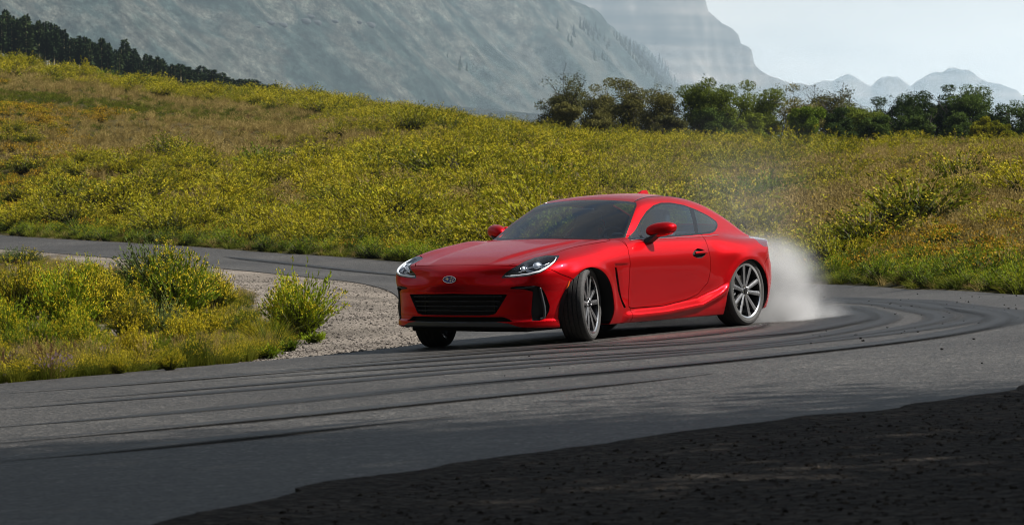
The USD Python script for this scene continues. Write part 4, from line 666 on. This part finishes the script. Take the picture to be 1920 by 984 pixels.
# ---- infield island
ISL = [ # base pixel, half width px, height px, kind, label
 (560,632,68,108,3,'large green shrub with pale yellow tips, alone at the right tip of the gravel island'),
 (285,560,70,92,4,'tall grey-green upright shrub standing highest at the back of the gravel island'),
 (408,588,40,70,2,'rounded yellow-topped shrub over russet stalks, between tall shrub and right-hand bush'),
 (330,606,66,116,0,'big bright green bush in the middle of the gravel island'),
 (190,606,44,88,2,'yellow-flowered shrub with a dark shaded left side, left of the big green bush'),
 (246,646,44,84,5,'low wide bush with a yellow flower crown in front of the dark-sided shrub'),
 (118,632,62,104,0,'broad green and yellow shrub on the left of the gravel island'),
 (40,612,52,104,2,'yellow-flowered shrub near the left edge of the frame, behind the broad green one'),
 (12,652,44,80,3,'green shrub at the left frame edge nearest to the road'),
 (383,548,20,46,3,'small bright green shrub standing apart at the back, near the far road'),
 (250,690,34,74,5,'small yellow-flowered bush close to the near road edge'),
 (345,662,40,70,2,'loose pale yellow shrub among the grass in front of the big green bush'),
 (74,668,36,66,1,'small green shrub among russet grasses at the lower left of the island'),
 (455,640,26,56,1,'little green shrub among tan grasses left of the right-hand bush'),
 (40,500,40,30,4,'low green shrub at the far left beside the distant road'),
 (210,585,40,64,3,'small green shrub squeezed between the big green bush and the dark-sided shrub'),
 (70,590,46,70,1,'green shrub half hidden behind the yellow-flowered ones at the left'),
 (300,640,44,70,4,'pale grey-green shrub at the front foot of the big green bush'),
 (400,640,36,60,5,'yellow-topped bush in the grass below the russet-stalked shrub'),
 (160,670,40,60,3,'green bush among the grasses below the dark-sided shrub'),
 (160,556,44,60,1,'mid-sized green shrub at the back left of the gravel island')]
IP = []
for px, py, hw, hp, kd, lab in ISL:
    gx, gy = on_ground(px, py); s = hw/FPX*gy/.46; sz = hp/FPX*gy/(.58+.05*(kd % 3)); IP.append((gx, gy, s*.46)); one('island_shrub', NEAR[kd], (gx, gy, float(G0(gx, gy))-.01), R.uniform(0, 6.28), (s, s, sz), lab, 'shrub')
for px, py, hw, hp, kd in ((28,676,34,54,1), (66,694,26,40,5), (108,690,30,50,3), (150,700,26,38,5), (190,684,34,56,0), (222,700,24,36,2), (292,686,34,58,3), (318,694,24,36,5), (366,684,30,52,1), (402,672,26,44,2), (436,664,24,40,3), (474,650,26,46,5), (520,640,24,44,1), (140,655,40,66,0), (0,690,30,46,2)):
    gx, gy = on_ground(px, py); s = hw/FPX*gy/.46; sz = hp/FPX*gy/(.58+.05*(kd % 3)); one('island_bush', NEAR[kd], (gx, gy, float(G0(gx, gy))-.01), R.uniform(0, 6.28), (s, s, sz), 'low green bush with a few yellow flowers in the front grasses of the gravel island', 'shrub', 'low bushes along the front of the gravel island')
gx, gy = on_ground(505, 655); one('bunch_grass', NT[0], (gx, gy, float(G0(gx, gy))), 1., (1.35, 1.35, .95), 'grey-green clump of long grass blades left of the right-hand bush', 'grass clump')
for i, (px, py) in enumerate(((540,655), (588,640), (432,676), (500,668))):
    gx, gy = on_ground(px, py); one('gravel_weed', WEED, (gx, gy, float(G0(gx, gy))), i*1.3, .62+.12*(i % 2), ('flat green weed on the gravel just in front of the right-hand bush', 'flat green weed at the right foot of the right-hand bush', 'green weed at the gravel edge near the road, leftmost of four', 'green weed on the gravel below the clump of long grass')[i], 'weed')
ISLP = [(-60,715), (0,716), (150,704), (300,690), (400,682), (470,668), (540,640), (520,620), (470,600), (455,560), (400,540), (360,520), (230,520), (160,500), (90,490), (0,478), (-60,480)]
ip = np.array([on_ground(*p) for p in ISLP]); n = 17000; yy = R.uniform(20.8, 70, n); xx = R.uniform(-.21, -.075, n)*yy; inn_ = poly_sd(ip, xx, yy); k = (inn_ < .12) & (R.uniform(size=n) < np.clip(26/yy, .25, 1)) & (R.uniform(size=n) < .75+1.5*nz(xx, yy, 1.2, 3)); xx, yy = xx[k], yy[k]
fr = sstep(26, 22.5, yy); q = R.uniform(size=len(xx))+.5*nz(xx, yy, 1.6, 2, 3.); lf = sstep(-.12, -.18, xx/yy)
w = np.where(q < .60, 0, np.where(q < .70, 2, np.where(q < .77, 1, np.where(q < .84, np.where(R.uniform(size=len(xx)) < .10+.30*lf*fr, 3, 4), np.where(R.uniform(size=len(xx)) < .25*lf, 5, 4)))))
scatter('island_grass', NT, np.stack([xx, yy, G0(xx, yy)-.01], 1), w, R.uniform(.30, .72, len(xx))*(.62+.30*fr), R.uniform(0, 6.28, len(xx)), 'tall mixed grass with tan seed heads and small yellow flowers on the gravel island', 'grass')
# ---------------------------------------------------------------- scrub oaks on the crest, pines on the left, firs on the mountain
def limb(path, r0, r1, n=5): return tube(path, np.linspace(r0, r1, len(path)), n, False)
def oak(name, px0, px1, top, base, d, leaf, label, density=1.0, seed=0, group=None, bare=0.0, category='tree'):
    rng = np.random.default_rng(100+seed); cx = ((px0+px1)/2-960)/FPX*d; zb = float(G0(cx, d))-.08; W_ = (px1-px0)/FPX*d; H_ = CAMZ-(top-492)/FPX*d-zb; W2 = W_/2
    t = thing(name, label, category, frame((cx, d, zb)), group); br = []; tips = []
    nm = max(4, int(W_*2.2)); 
    for a in range(nm):
        az = rng.uniform(0, 2*np.pi); sp = rng.uniform(.25, .95); end = np.array([W2*.88*sp*np.cos(az), W2*.6*sp*np.sin(az), H_*rng.uniform(.45, .82)*(1-.25*sp)]); st = np.array([end[0]*.35+rng.normal(0, .1), end[1]*.35, 0])
        s = np.linspace(0, 1, 7)[:, None]; pth = st*(1-s)+end*s+np.array([0, 0, .25*H_])*(s*(1-s))+np.cumsum(rng.normal(0, .035*H_*.5, (7, 3)), 0)*s; br.append(limb(pth, .05+.014*H_*rng.uniform(.6, 1.2), .022)); tips += list(pth[3:])
        for b in range(8):
            k = rng.integers(1, 7); p0 = pth[k]; dr = unit((rng.normal(size=3)+[0, 0, .5]+unit((end*[1, 1, .4])[None])[0]*.6)[None])[0]; L = H_*rng.uniform(.16, .36); q = p0+dr*L*np.linspace(0, 1, 4)[:, None]+np.cumsum(rng.normal(0, .02*H_, (4, 3)), 0)*np.linspace(0, 1, 4)[:, None]
            br.append(limb(q, .022, .010, 4)); tips.append(q[-1]); tips.append(q[-2])
            for c in range(3):
                dr2 = unit((dr+rng.normal(size=3)*.8+[0, 0, .2])[None])[0]; q2 = q[rng.integers(1, 4)]+dr2*L*rng.uniform(.35, .7)*np.linspace(0, 1, 3)[:, None]; br.append(limb(q2, .012, .005, 3)); tips.append(q2[-1])
    tips = np.array(tips); tips[:, 2] = np.minimum(tips[:, 2], H_*.96); e = (tips[:, 0]/W2)**2+(tips[:, 1]/W2)**2; tips = tips[(e < 1.05) & (tips[:, 2] > .10*H_)]
    put(t, 'trunk', trimesh.util.concatenate(br), OBARK, 40)
    nc = int((54 if not bare else 38)*max(1, W_/2.6)); c = tips[rng.choice(len(tips), min(nc, len(tips)), replace=False)]; rc = H_*rng.uniform(.07, .15, len(c)); nl = (rc/(.1*H_))**2*(300 if not bare else 150)*density
    k = np.repeat(np.arange(len(c)), nl.astype(int)); dirs = unit(rng.normal(size=(len(k), 3))); B = c[k]+dirs*(rc[k]*rng.uniform(.45, 1.0, len(k))**.6)[:, None]*[1.25, 1.25, .75]
    k2 = np.repeat(np.arange(len(tips)), 14); B = np.vstack([B, tips[k2]+vmf(rng, len(k2), .035*H_)]); B = B[(B[:, 2] > .1*H_)]
    put(t, 'crown', leaves(B, rng.normal(size=(len(B), 3))+[0, 0, .2], rng.uniform(.07, .12, len(B)), rng.uniform(.022, .040, len(B)), rng), leaf); return t
OAKS = [ # px0, px1, top, base, range, leaf, density, bare, label
 (1008,1100,138,226,152,OB,1.0,1,'airy brown scrub oak at the left end of the tree row on the crest'),
 (1085,1155,146,230,154,OB,1.5,1,'brown scrub oak, second from the left in the tree row on the crest'),
 (1136,1206,153,232,152,OB,1.6,1,'olive-brown scrub oak between the brown one and the round leaning one'),
 (1190,1272,153,236,150,OB,1.4,1,'round-headed scrub oak with a bare leaning trunk, just left of the gap in the row'),
 (1272,1400,146,244,150,OG,1.0,0,'widest dense green oak right of the gap in the row'),
 (1378,1466,152,246,152,OG,.95,0,'green oak merging with the right side of the widest one'),
 (1455,1545,154,248,150,OB,1.2,1,'thin brown oak with bare branches against the sky, right of the green pair'),
 (1520,1606,158,248,153,OB,1.3,1,'thin brown oak with a see-through crown, right of the other bare one'),
 (1575,1655,178,248,150,OG,.9,0,'low rounded green oak beside the thin brown pair'),
 (1636,1724,168,246,152,OD,.9,0,'dark green oak with several thin trunks, middle of the right-hand group'),
 (1700,1790,164,246,154,OD,1.0,0,'dark green oak with a broad crown below the distant peaks'),
 (1778,1846,150,244,152,OD,.8,0,'tallest dark green oak near the right end of the row, with a pointed open top'),
 (1828,1884,184,244,150,OD,.9,0,'small dark oak at the end of the row'),
 (1884,1990,172,244,146,OD,.8,1,'dark oak cut by the right edge of the frame')]
for i, (a, b, tp, bs, d, lf, dn, bare, lab) in enumerate(OAKS): oak('scrub_oak', a, b, tp, bs, d, lf, lab, dn, i, None, bare)
for i, (a, b, tp, bs, d, lf, lab) in enumerate(((1385,1440,214,250,143,OG,'low green bush at the foot of the green oak pair'), (1478,1540,206,252,143,LG,'bright green bush in front of the thin brown oaks'), (1235,1280,208,240,145,OB,'small brown bush in the gap of the tree row'), (1820,1860,222,248,142,LY,'yellow-green bush below the tallest dark oak'), (1862,1900,224,248,141,LY,'yellow-green bush near the right frame edge below the oaks'), (1030,1085,196,234,150,OB,'dark brown bush under the leftmost oak of the row'), (1105,1165,198,236,150,OB,'brown bush under the second and third oaks from the left'), (1300,1365,200,246,149,OD,'dark bush under the widest oak'), (1545,1605,206,250,149,OD,'dark bush under the thin brown oak pair'), (1610,1665,206,250,149,OD,'dark green bush under the low rounded oak'), (1690,1750,204,248,149,OD,'dark green bush between the two dark oaks on the right'), (1760,1815,206,248,149,OD,'dark green bush left of the tallest dark oak'))):
    oak('crest_bush', a, b, tp, bs, d, lf, lab, .8, 40+i, None, 0, 'bush')
def pine_kind(name, seed, h, clear, n):
    rng = np.random.default_rng(seed); x = UsdGeom.Xform.Define(stage, f'/World/Kinds/{name}'); lean = rng.normal(0, .02, 2)*h
    pth = np.stack([np.linspace(0, lean[0], 6), np.linspace(0, lean[1], 6), np.linspace(0, h*.97, 6)], 1); put(x, 'trunk', limb(pth, .021*h, .004*h, 7), PBARK, 40)
    t = rng.uniform(clear, 1, n); a = rng.uniform(0, 6.283, n); rr = h*.16*np.sqrt(np.clip((1-t)/(1-clear), 0.01, 1))*rng.uniform(.35, 1.15, n)*np.clip((t-clear)/(.12), .35, 1)
    B = np.stack([np.interp(t, [0, 1], [0, lean[0]])+rr*.35*np.cos(a), np.interp(t, [0, 1], [0, lean[1]])+rr*.35*np.sin(a), t*h], 1); D = np.stack([np.cos(a), np.sin(a), rng.normal(-.15, .3, n)], 1)
    put(x, 'crown', leaves(B, D, rr*.9+.04*h, .018*h+rr*.12, rng), PN); return name
PINES = [pine_kind(f'pine_kind_{i}', 300+i, 10.0, (.46, .52, .38, .48, .08)[i], 430) for i in range(5)]
Rp = np.random.default_rng(9); tops = lambda px: np.interp(px, [-60, 0, 60, 130, 200, 250, 300, 350, 420, 470, 520, 535], [18, 30, 42, 66, 86, 104, 118, 130, 144, 153, 164, 168])
rid = lambda px: np.interp(px, ridge_u, ridge_v)
npine = 0
for row in range(4):
    px = -50.0+row*3
    while px < 528:
        d = 372+row*16+Rp.uniform(-6, 6); q = px+Rp.normal(0, 2.0); X = (q-960)/FPX*d; zb = float(ground_base(X, d))-.2; ztop = CAMZ-(tops(q)+Rp.normal(2, 4+4*(q < 300))-492)/FPX*d; h = ztop-zb
        kd = 4 if q > 330 else int(Rp.choice([0, 1, 3, 2, 4], p=[.27, .27, .22, .14, .10])); w = (1.25 if q > 330 else .78)*Rp.uniform(.8, 1.2)
        if h > 1.2:
            dark = q > 330
            one('pine_tree', PINES[kd], (X, d, zb), Rp.uniform(0, 6.28), (h/10*w*(1.8 if dark else 1.0), h/10*w*(1.8 if dark else 1.0), h/10), 'low dark pine at the thin right end of the forest on the left ridge' if dark else 'tall dark pine with a bare pale trunk in the forest on the left ridge', 'pine tree', 'dark pines at the thin end of the forest' if dark else 'tall pines of the forest on the left'); npine += 1
        px += (9.5 if q < 330 else 8.0)*Rp.uniform(.6, 1.5)
# firs far away on the mountain
def fir_mesh(seed):
    rng = np.random.default_rng(seed); n = 70; t = rng.uniform(.03, 1, n)**.9; a = rng.uniform(0, 6.283, n); r = .21*(1-t)+.02; V, F = leaves(np.stack([0*t, 0*t, t], 1), np.stack([np.cos(a), np.sin(a), np.full(n, -.35)], 1), r, .05+.04*(1-t), rng)
    c = trimesh.creation.cone(.13, .96, sections=7); return vcat((V, F), (np.array(c.vertices), np.array(c.faces)))
for i in range(3):
    x = UsdGeom.Xform.Define(stage, f'/World/Kinds/fir_kind_{i}'); put(x, 'crown', fir_mesh(500+i), PN)
MV = MA.reshape(-1, 3); MP = np.stack([960+FPX*MV[:, 0]/MV[:, 1], 492-FPX*(MV[:, 2]-CAMZ)/MV[:, 1]], 1)
# firs stand where the slope shows at these bearings
tri = trimesh.Trimesh(MV, MAF, process=False)
def on_mountain(px, py):
    dd = np.hypot(MP[:, 0]-px, MP[:, 1]-py); c = np.where(dd < 7)[0]
    if len(c) == 0: return None
    c = c[np.argsort(MV[c, 1])][:max(1, len(c)//3)]; i = c[dd[c].argmin()]; return MV[i], dd[i]
FIRS = [(983,19,15), (990,22,14), (1002,26,13), (906,14,7), (1046,48,22), (1052,50,22), (1060,52,20), (1066,58,16), (1073,56,20), (1078,60,16), (1066,72,17), (1074,76,18), (1081,72,16), (1086,86,16), (1094,90,20), (1101,92,20), (1105,90,22), (1112,62,16), (1120,66,18), (1127,62,16), (1116,100,18), (1130,104,18), (1136,82,22), (1132,78,20), (1144,70,16), (1200,122,18), (1206,118,14), (868,120,20), (864,122,18), (873,122,16), (840,106,10)]
k = 0
for px, py, hp in FIRS:
    m = on_mountain(px, py+hp*.4)
    if m is None: continue
    p = m[0]; h = hp/FPX*p[1]; one('fir_tree', f'fir_kind_{k % 3}', (p[0], p[1], p[2]-.1*h), k*1.7, (h*1.3, h*1.3, h*1.15), 'hazy blue fir standing apart on the open mountain slope', 'fir tree', 'scattered firs on the mountain slope'); k += 1
NB = 1500; bx = Rp.uniform(0, 1, NB); line = np.array([(1085,44), (1140,66), (1190,92), (1240,118), (1290,142), (1330,168)]); seg_x = 1085+bx*245; seg_y = np.interp(seg_x, line[:, 0], line[:, 1])+np.abs(Rp.normal(0, 1, NB))*np.interp(seg_x, [1085, 1180, 1230, 1330], [6, 13, 26, 36])
pts, hs = [], []
for a, b in zip(seg_x, seg_y):
    m = on_mountain(a, b)
    if m is not None and m[1] < 5: pts.append(m[0]); hs.append(Rp.uniform(13, 21)/FPX*m[0][1])
if pts:
    pts, hs = np.array(pts), np.array(hs); pts[:, 2] -= hs*.1; scatter('fir_forest', [f'fir_kind_{i}' for i in range(3)], pts, Rp.integers(0, 3, len(pts)), hs, Rp.uniform(0, 6.28, len(pts)), 'dark band of fir forest running down the mountain ridge', 'forest')
# tall trees just right of the frame: their shade lies over the near verge and the front of the road
def tall_tree(x, y, h, r, seed, label):
    rng = np.random.default_rng(seed); zb = float(G0(x, y))-.1; t = thing('roadside_tree', label, 'tree', frame((x, y, zb))); br = []; tips = []
    trunk = np.stack([np.cumsum(rng.normal(0, .06, 9)), np.cumsum(rng.normal(0, .06, 9)), np.linspace(0, h*.92, 9)], 1); br.append(tube(trunk, np.linspace(.20, .03, 9), 9, False))
    for k in range(46):
        s = rng.uniform(.12, 1); p0 = np.array([np.interp(s, np.linspace(0, 1, 9), trunk[:, q]) for q in range(3)]); az = rng.uniform(0, 6.283); L = r*np.sin(np.pi*np.clip(s*.80+.14, 0, 1))*rng.uniform(.6, 1.1); q = p0+np.array([np.cos(az), np.sin(az), rng.uniform(.1, .6)])*L*np.linspace(0, 1, 5)[:, None]; br.append(limb(q, .05, .012)); tips += list(q[1:])
    put(t, 'trunk', trimesh.util.concatenate(br), OBARK, 40); tips = np.array(tips); k = np.repeat(np.arange(len(tips)), 80); B = tips[k]+vmf(rng, len(k), .17*r); put(t, 'crown', leaves(B, rng.normal(size=(len(B), 3)), rng.uniform(.05, .09, len(B))*r, rng.uniform(.020, .036, len(B))*r, rng), OD)
for i, (x, y, h, r, lab) in enumerate(((8.2, 3.0, 11.5, 2.4, 'tall leafy tree on the near verge, closest to the camera'), (9.0, 6.2, 13.0, 2.5, 'tall leafy tree on the near verge, second from the camera'), (8.6, 9.2, 12.0, 2.3, 'tall leafy tree on the near verge, third from the camera'), (12.2, 10.6, 15.5, 2.3, 'leafy tree set back on the near verge, far end of the row'), (14.0, 7.4, 18.5, 2.8, 'tallest leafy tree set back on the near verge, middle of the row'), (6.4, -2.5, 12.5, 5.2, 'broad leafy tree arching over the verge beside the camera'), (.6, -6.0, 15.0, 6.0, 'broad leafy tree behind the camera, its crown over the road'), (-7.5, -3.0, 13.0, 5.5, 'broad leafy tree across the road behind the camera'), (13.2, 3.6, 17.5, 2.8, 'tall leafy tree set back on the near verge, near end of the row'))): tall_tree(x, y, h, r, 900+i, lab)
# a dark rock ledge across the bare slope
Rr = np.random.default_rng(31); ledge = plain('ledge_rock', (.030, .034, .036), 1.0)
for i in range(34):
    px = 476+i*7+Rr.normal(0, 2.0); py = np.interp(px, [470, 530, 580, 640, 710], [46, 43, 38, 44, 52])+Rr.normal(0, 1.2); m = on_mountain(px, py)
    if m is None: continue
    p = m[0]; s = Rr.uniform(4, 8)/FPX*p[1]; t = trimesh.creation.icosphere(2, 1.0); t.vertices = t.vertices*(1+.30*meshkit.fbm(t.vertices*1.7+i*3.1, 3)[:, None])*[s*1.3, s, s*.62*Rr.uniform(.6, 1.3)]+p
    tag(put('/World', 'ledge_rock', t, ledge), 'dark rock in the broken ledge that crosses the bare mountain slope', 'rock', 'rocks of the dark ledge on the mountain')
# ---------------------------------------------------------------- tyre marks, stones, rubber crumbs, smoke
mark_mat = mat('rubber_mark', {"uv": ("texture_coordinate", {}), "mp": ("mapping", {"scale": (.9, 9.0, 1.0)}), "n": noise(1.0, 4.0, .6), "sep": ("separate_xyz", {}), "s": ("math", {"math_type": "multiply", "value2": math.pi}), "sn": ("math", {"math_type": "sine"}), "nr": ("rgb_ramp", {"ramp": [(.14, (0,)*3), (.38, (1,)*3)]}), "mul": ("math", {"math_type": "multiply"}), "g": ("geometry", {}), "n2": noise(70.0, 3.0), "nr2": ("rgb_ramp", {"ramp": [(.25, (.6,)*3), (.45, (1,)*3)]}), "mul2": ("math", {"math_type": "multiply"}), "k": ("math", {"math_type": "multiply", "value2": .95}),
    "p": ("principled_bsdf", {"base_color": (.003, .003, .0031), "roughness": .6}), "t": ("transparent_bsdf", {"color": (1, 1, 1)}), "m": ("mix_closure", {})},
    [("uv.UV", "mp.vector"), ("mp.vector", "n.vector"), ("uv.UV", "sep.vector"), ("sep.y", "s.value1"), ("s.value", "sn.value1"), ("n.fac", "nr.fac"), ("nr.color", "mul.value1"), ("sn.value", "mul.value2"), ("g.position", "n2.vector"), ("n2.fac", "nr2.fac"), ("mul.value", "mul2.value1"), ("nr2.color", "mul2.value2"), ("mul2.value", "k.value1"), ("k.value", "m.fac"), ("t.BSDF", "m.closure1"), ("p.BSDF", "m.closure2")], surface="m.closure")
MARKS = [ # bearings along the mark, width, label
 ([(-60,806),(250,781),(560,752),(860,722),(1150,697),(1420,670),(1640,645),(1800,622),(1890,604),(1905,594),(1870,583),(1780,572),(1660,563),(1560,557)], .34, 'widest outer tyre mark sweeping from the left foreground round the right side of the bend'),
 ([(-60,772),(300,745),(640,717),(960,690),(1240,668),(1480,646),(1680,624),(1800,606),(1842,594),(1820,584),(1740,573),(1640,565),(1550,559)], .30, 'dark tyre mark just inside the outermost one'),
 ([(100,752),(480,722),(820,694),(1100,673),(1360,654),(1560,634),(1700,614),(1760,600),(1750,588),(1690,577),(1600,568),(1540,562)], .24, 'thin middle tyre mark crossing the road behind the red car'),
 ([(380,716),(700,694),(980,675),(1220,660),(1420,645),(1560,626),(1640,608),(1660,596),(1630,584),(1570,573)], .24, 'faint tyre mark between the middle one and the darkest one'),
 ([(420,703),(760,680),(1040,661),(1240,648),(1400,634),(1500,620),(1562,607),(1586,597),(1580,588),(1540,578),(1500,572)], .42, 'darkest tyre mark curling out from under the rear wheel of the car'),
 ([(560,690),(860,666),(1100,648),(1280,633),(1400,617),(1440,606)], .26, 'tyre mark running forward from the left rear wheel'),
 ([(640,672),(900,658),(1080,645),(1180,634)], .22, 'short tyre mark under the left front wheel'),
 ([(-60,836),(200,815),(520,785),(820,755),(1100,727),(1340,700)], .22, 'faint scuffed tyre mark nearest the camera in the left foreground'),
 ([(-60,742),(240,722),(520,700),(760,682)], .22, 'pale tyre mark along the inner edge of the road on the left'),
 ([(700,738),(980,712),(1260,688),(1500,664),(1690,642),(1830,618),(1875,600),(1850,588),(1770,577)], .22, 'thin tyre mark between the two outer ones on the right of the bend'),
 ([(760,668),(1060,652),(1300,640),(1460,628),(1550,614),(1600,604),(1610,594),(1570,583)], .30, 'smeared tyre mark beside the darkest one, right of the rear wheel'),
 ([(-60,868),(240,845),(560,812),(860,780)], .26, 'faint tyre mark low in the left foreground'),
 ([(420,482),(560,497),(700,512),(840,524)], .30, 'tyre mark along the distant stretch of road left of the car')]
lift = .004
for n_, (pp, wd, lab) in enumerate(MARKS):
    q = np.array([on_ground(*p) for p in pp]); c = spline(q, 14); L = np.r_[0, np.cumsum(np.linalg.norm(np.diff(c, axis=0), axis=1))]; T2 = unit(np.gradient(c, axis=0)); Nn = np.stack([-T2[:, 1], T2[:, 0]], 1); ws = np.linspace(-.5, .5, 5)*1.5; taper = np.clip(np.minimum(L, L[-1]-L)/1.5, .15, 1)
    XY = c[:, None]+Nn[:, None]*(ws[None, :, None]*wd*taper[:, None, None]); Z = ground(XY[..., 0], XY[..., 1])+lift+.0012*n_; Vm = np.concatenate([XY, Z[..., None]], -1).reshape(-1, 3); n, m = XY.shape[:2]
    i, j = np.meshgrid(np.arange(n-1), np.arange(m-1), indexing='ij'); a = (i*m+j).ravel(); Fm = np.vstack([np.stack([a, a+m, a+m+1], 1), np.stack([a, a+m+1, a+1], 1)]); uv = np.stack([np.repeat(L, m)+n_*13.7, np.tile(ws/1.5+.5, n)], 1)
    if np.cross(Vm[Fm[0, 1]]-Vm[Fm[0, 0]], Vm[Fm[0, 2]]-Vm[Fm[0, 0]])[2] < 0: Fm = Fm[:, ::-1]
    tag(usdkit.mesh(stage, numbered('/World', 'tyre_mark'), (Vm, Fm), mark_mat, uv=uv), lab, 'tyre mark', 'tyre marks on the road')
def rock_kind(name, seed, m):
    t = trimesh.creation.icosphere(1, 1.0); r = np.random.default_rng(seed); t.vertices = t.vertices*(1+.28*r.normal(size=(len(t.vertices), 1)))*[1, .8, .6]; x = UsdGeom.Xform.Define(stage, f'/World/Kinds/{name}'); put(x, 'stone', t, m); return name
def stone_mat(name, a, b): return mat(name, {"o": ("object_info", {}), "r": ("rgb_ramp", {"ramp": [(0, a), (1, b)]}), "p": ("principled_bsdf", {"roughness": .95, "specular_ior_level": .2})}, [("o.random", "r.fac"), ("r.color", "p.base_color")])
pale = stone_mat('pale_stone', (.06, .052, .045), (.21, .185, .16)); dark = stone_mat('dark_stone', (.020, .016, .013), (.070, .058, .047)); crumb = stone_mat('rubber_crumb', (.006, .006, .006), (.03, .03, .03))
PS = [rock_kind(f'pale_stone_{i}', 700+i, pale) for i in range(3)]; DS = [rock_kind(f'dark_stone_{i}', 710+i, dark) for i in range(3)]; CS = [rock_kind(f'crumb_{i}', 720+i, crumb) for i in range(2)]
Rs = np.random.default_rng(21)
yy = Rs.uniform(20.5, 52, 22000); xx = Rs.uniform(-.20, -.02, len(yy))*yy; k = (poly_sd(INFIELD, xx, yy) < -.02) & (road_sd(xx, yy) > .0) & (Rs.uniform(size=len(yy)) < np.clip(27/yy, 0, 1)**1.5) & ((poly_sd(ip, xx, yy) > -.5) | (Rs.uniform(size=len(yy)) < .1)); xx, yy = xx[k], yy[k]
scatter('gravel_stones', PS, np.stack([xx, yy, G0(xx, yy)-.010], 1), Rs.integers(0, 3, len(xx)), np.clip(Rs.lognormal(-4.75, .45, len(xx)), .005, .03), Rs.uniform(0, 6.28, len(xx)), 'small pale stones strewn over the gravel island', 'gravel')
yy = Rs.uniform(6.8, 14, 9000); xx = Rs.uniform(-.2, .2, len(yy))*yy; k = (poly_sd(VERGE, xx, yy) < .02) & (road_sd(xx, yy) > -.15-.40*Rs.exponential(.6, len(xx))); xx, yy = xx[k], yy[k]
scatter('verge_stones', DS, np.stack([xx, yy, G0(xx, yy)+.012], 1), Rs.integers(0, 3, len(xx)), np.clip(Rs.lognormal(-5.4, .5, len(xx)), .0025, .012), Rs.uniform(0, 6.28, len(xx)), 'dark stones and clods on the near roadside verge', 'gravel')
th = Rs.normal(0, 1, (260, 2)); cx, cy = 3.3+1.5*th[:, 0], 27.5+5*th[:, 1]; k = (road_sd(cx, cy) < -.1) & (np.hypot(cx-TW[0], cy-TW[1]) > 2.2); cx, cy = cx[k], cy[k]
scatter('road_crumbs', CS, np.stack([cx, cy, G0(cx, cy)+.006], 1), Rs.integers(0, 2, len(cx)), np.clip(Rs.lognormal(-5.0, .5, len(cx)), .004, .016), Rs.uniform(0, 6.28, len(cx)), 'black rubber crumbs thrown across the road around the tyre marks', 'debris')
# smoke off the rear tyres: a soft-edged cloud, denser near the road
def blob(c, r): c = np.array(c, float); return c, np.array(r, float)
def smoke_nodes(blobs, dens, box):
    nodes = {"g": ("geometry", {}), "n": noise(1.5, 5.0, .6, distortion=.6), "nr": ("map_range", {"from_min": .34, "from_max": .72, "to_min": .0, "to_max": 1.6, "clamp": True})}; links = [("g.position", "n.vector"), ("n.fac", "nr.value")]; prev = None
    for i, (c, r, w) in enumerate(blobs):
        inv = 1/np.array(r, float); nodes[f"m{i}"] = ("mapping", {"location": tuple(-np.array(c)*inv), "scale": tuple(inv)}); nodes[f"l{i}"] = ("vector_math", {"math_type": "length"}); nodes[f"r{i}"] = ("map_range", {"range_type": "smootherstep", "from_min": 0.0, "from_max": 1.0, "to_min": w, "to_max": 0.0, "clamp": True})
        links += [("g.position", f"m{i}.vector"), (f"m{i}.vector", f"l{i}.vector1"), (f"l{i}.value", f"r{i}.value")]
        if prev: nodes[f"a{i}"] = ("math", {"math_type": "add"}); links += [(prev, f"a{i}.value1"), (f"r{i}.result", f"a{i}.value2")]; prev = f"a{i}.value"
        else: prev = f"r{i}.result"
    nodes["mul"] = ("math", {"math_type": "multiply"}); nodes["k"] = ("math", {"math_type": "multiply", "value2": dens}); nodes["v"] = ("principled_volume", {"color": (.99, .995, 1.0), "anisotropy": .0})
    links += [(prev, "mul.value1"), ("nr.result", "mul.value2"), ("mul.value", "k.value1"), ("k.value", "v.density")]; m = mat('tyre_smoke', nodes, links, surface=None, volume="v.volume")
    return m
BL = [((2.42, 26.45, .38), (.72, 1.0, .66), 3.0), ((2.55, 26.8, .13), (.85, 1.3, .34), 2.4), ((2.35, 27.4, 1.0), (1.0, 1.4, .95), .035), ((2.2, 28.2, 1.55), (1.7, 1.8, .9), .014), ((1.3, 26.6, .12), (1.6, .8, .30), 2.2)]
sb_ = trimesh.creation.box(bounds=((-.4, 25.75, -.02), (4.6, 30.6, 2.7))); 
tag(put('/World', 'smoke', sb_, smoke_nodes(BL, 2.6, None)), 'white tyre smoke billowing behind the rear wheels of the red car', 'smoke', kind='stuff')
# ---------------------------------------------------------------- the hazy air
air = mat('hazy_air', {"v": ("principled_volume", {"color": (.58, .74, .86), "density": HAZE, "anisotropy": .25})}, [], surface=None, volume="v.volume")
hb = trimesh.creation.box(bounds=((-7000, -600, -14), (7000, 12600, 960))); tag(put('/World', 'haze', hb, air), kind='stuff')
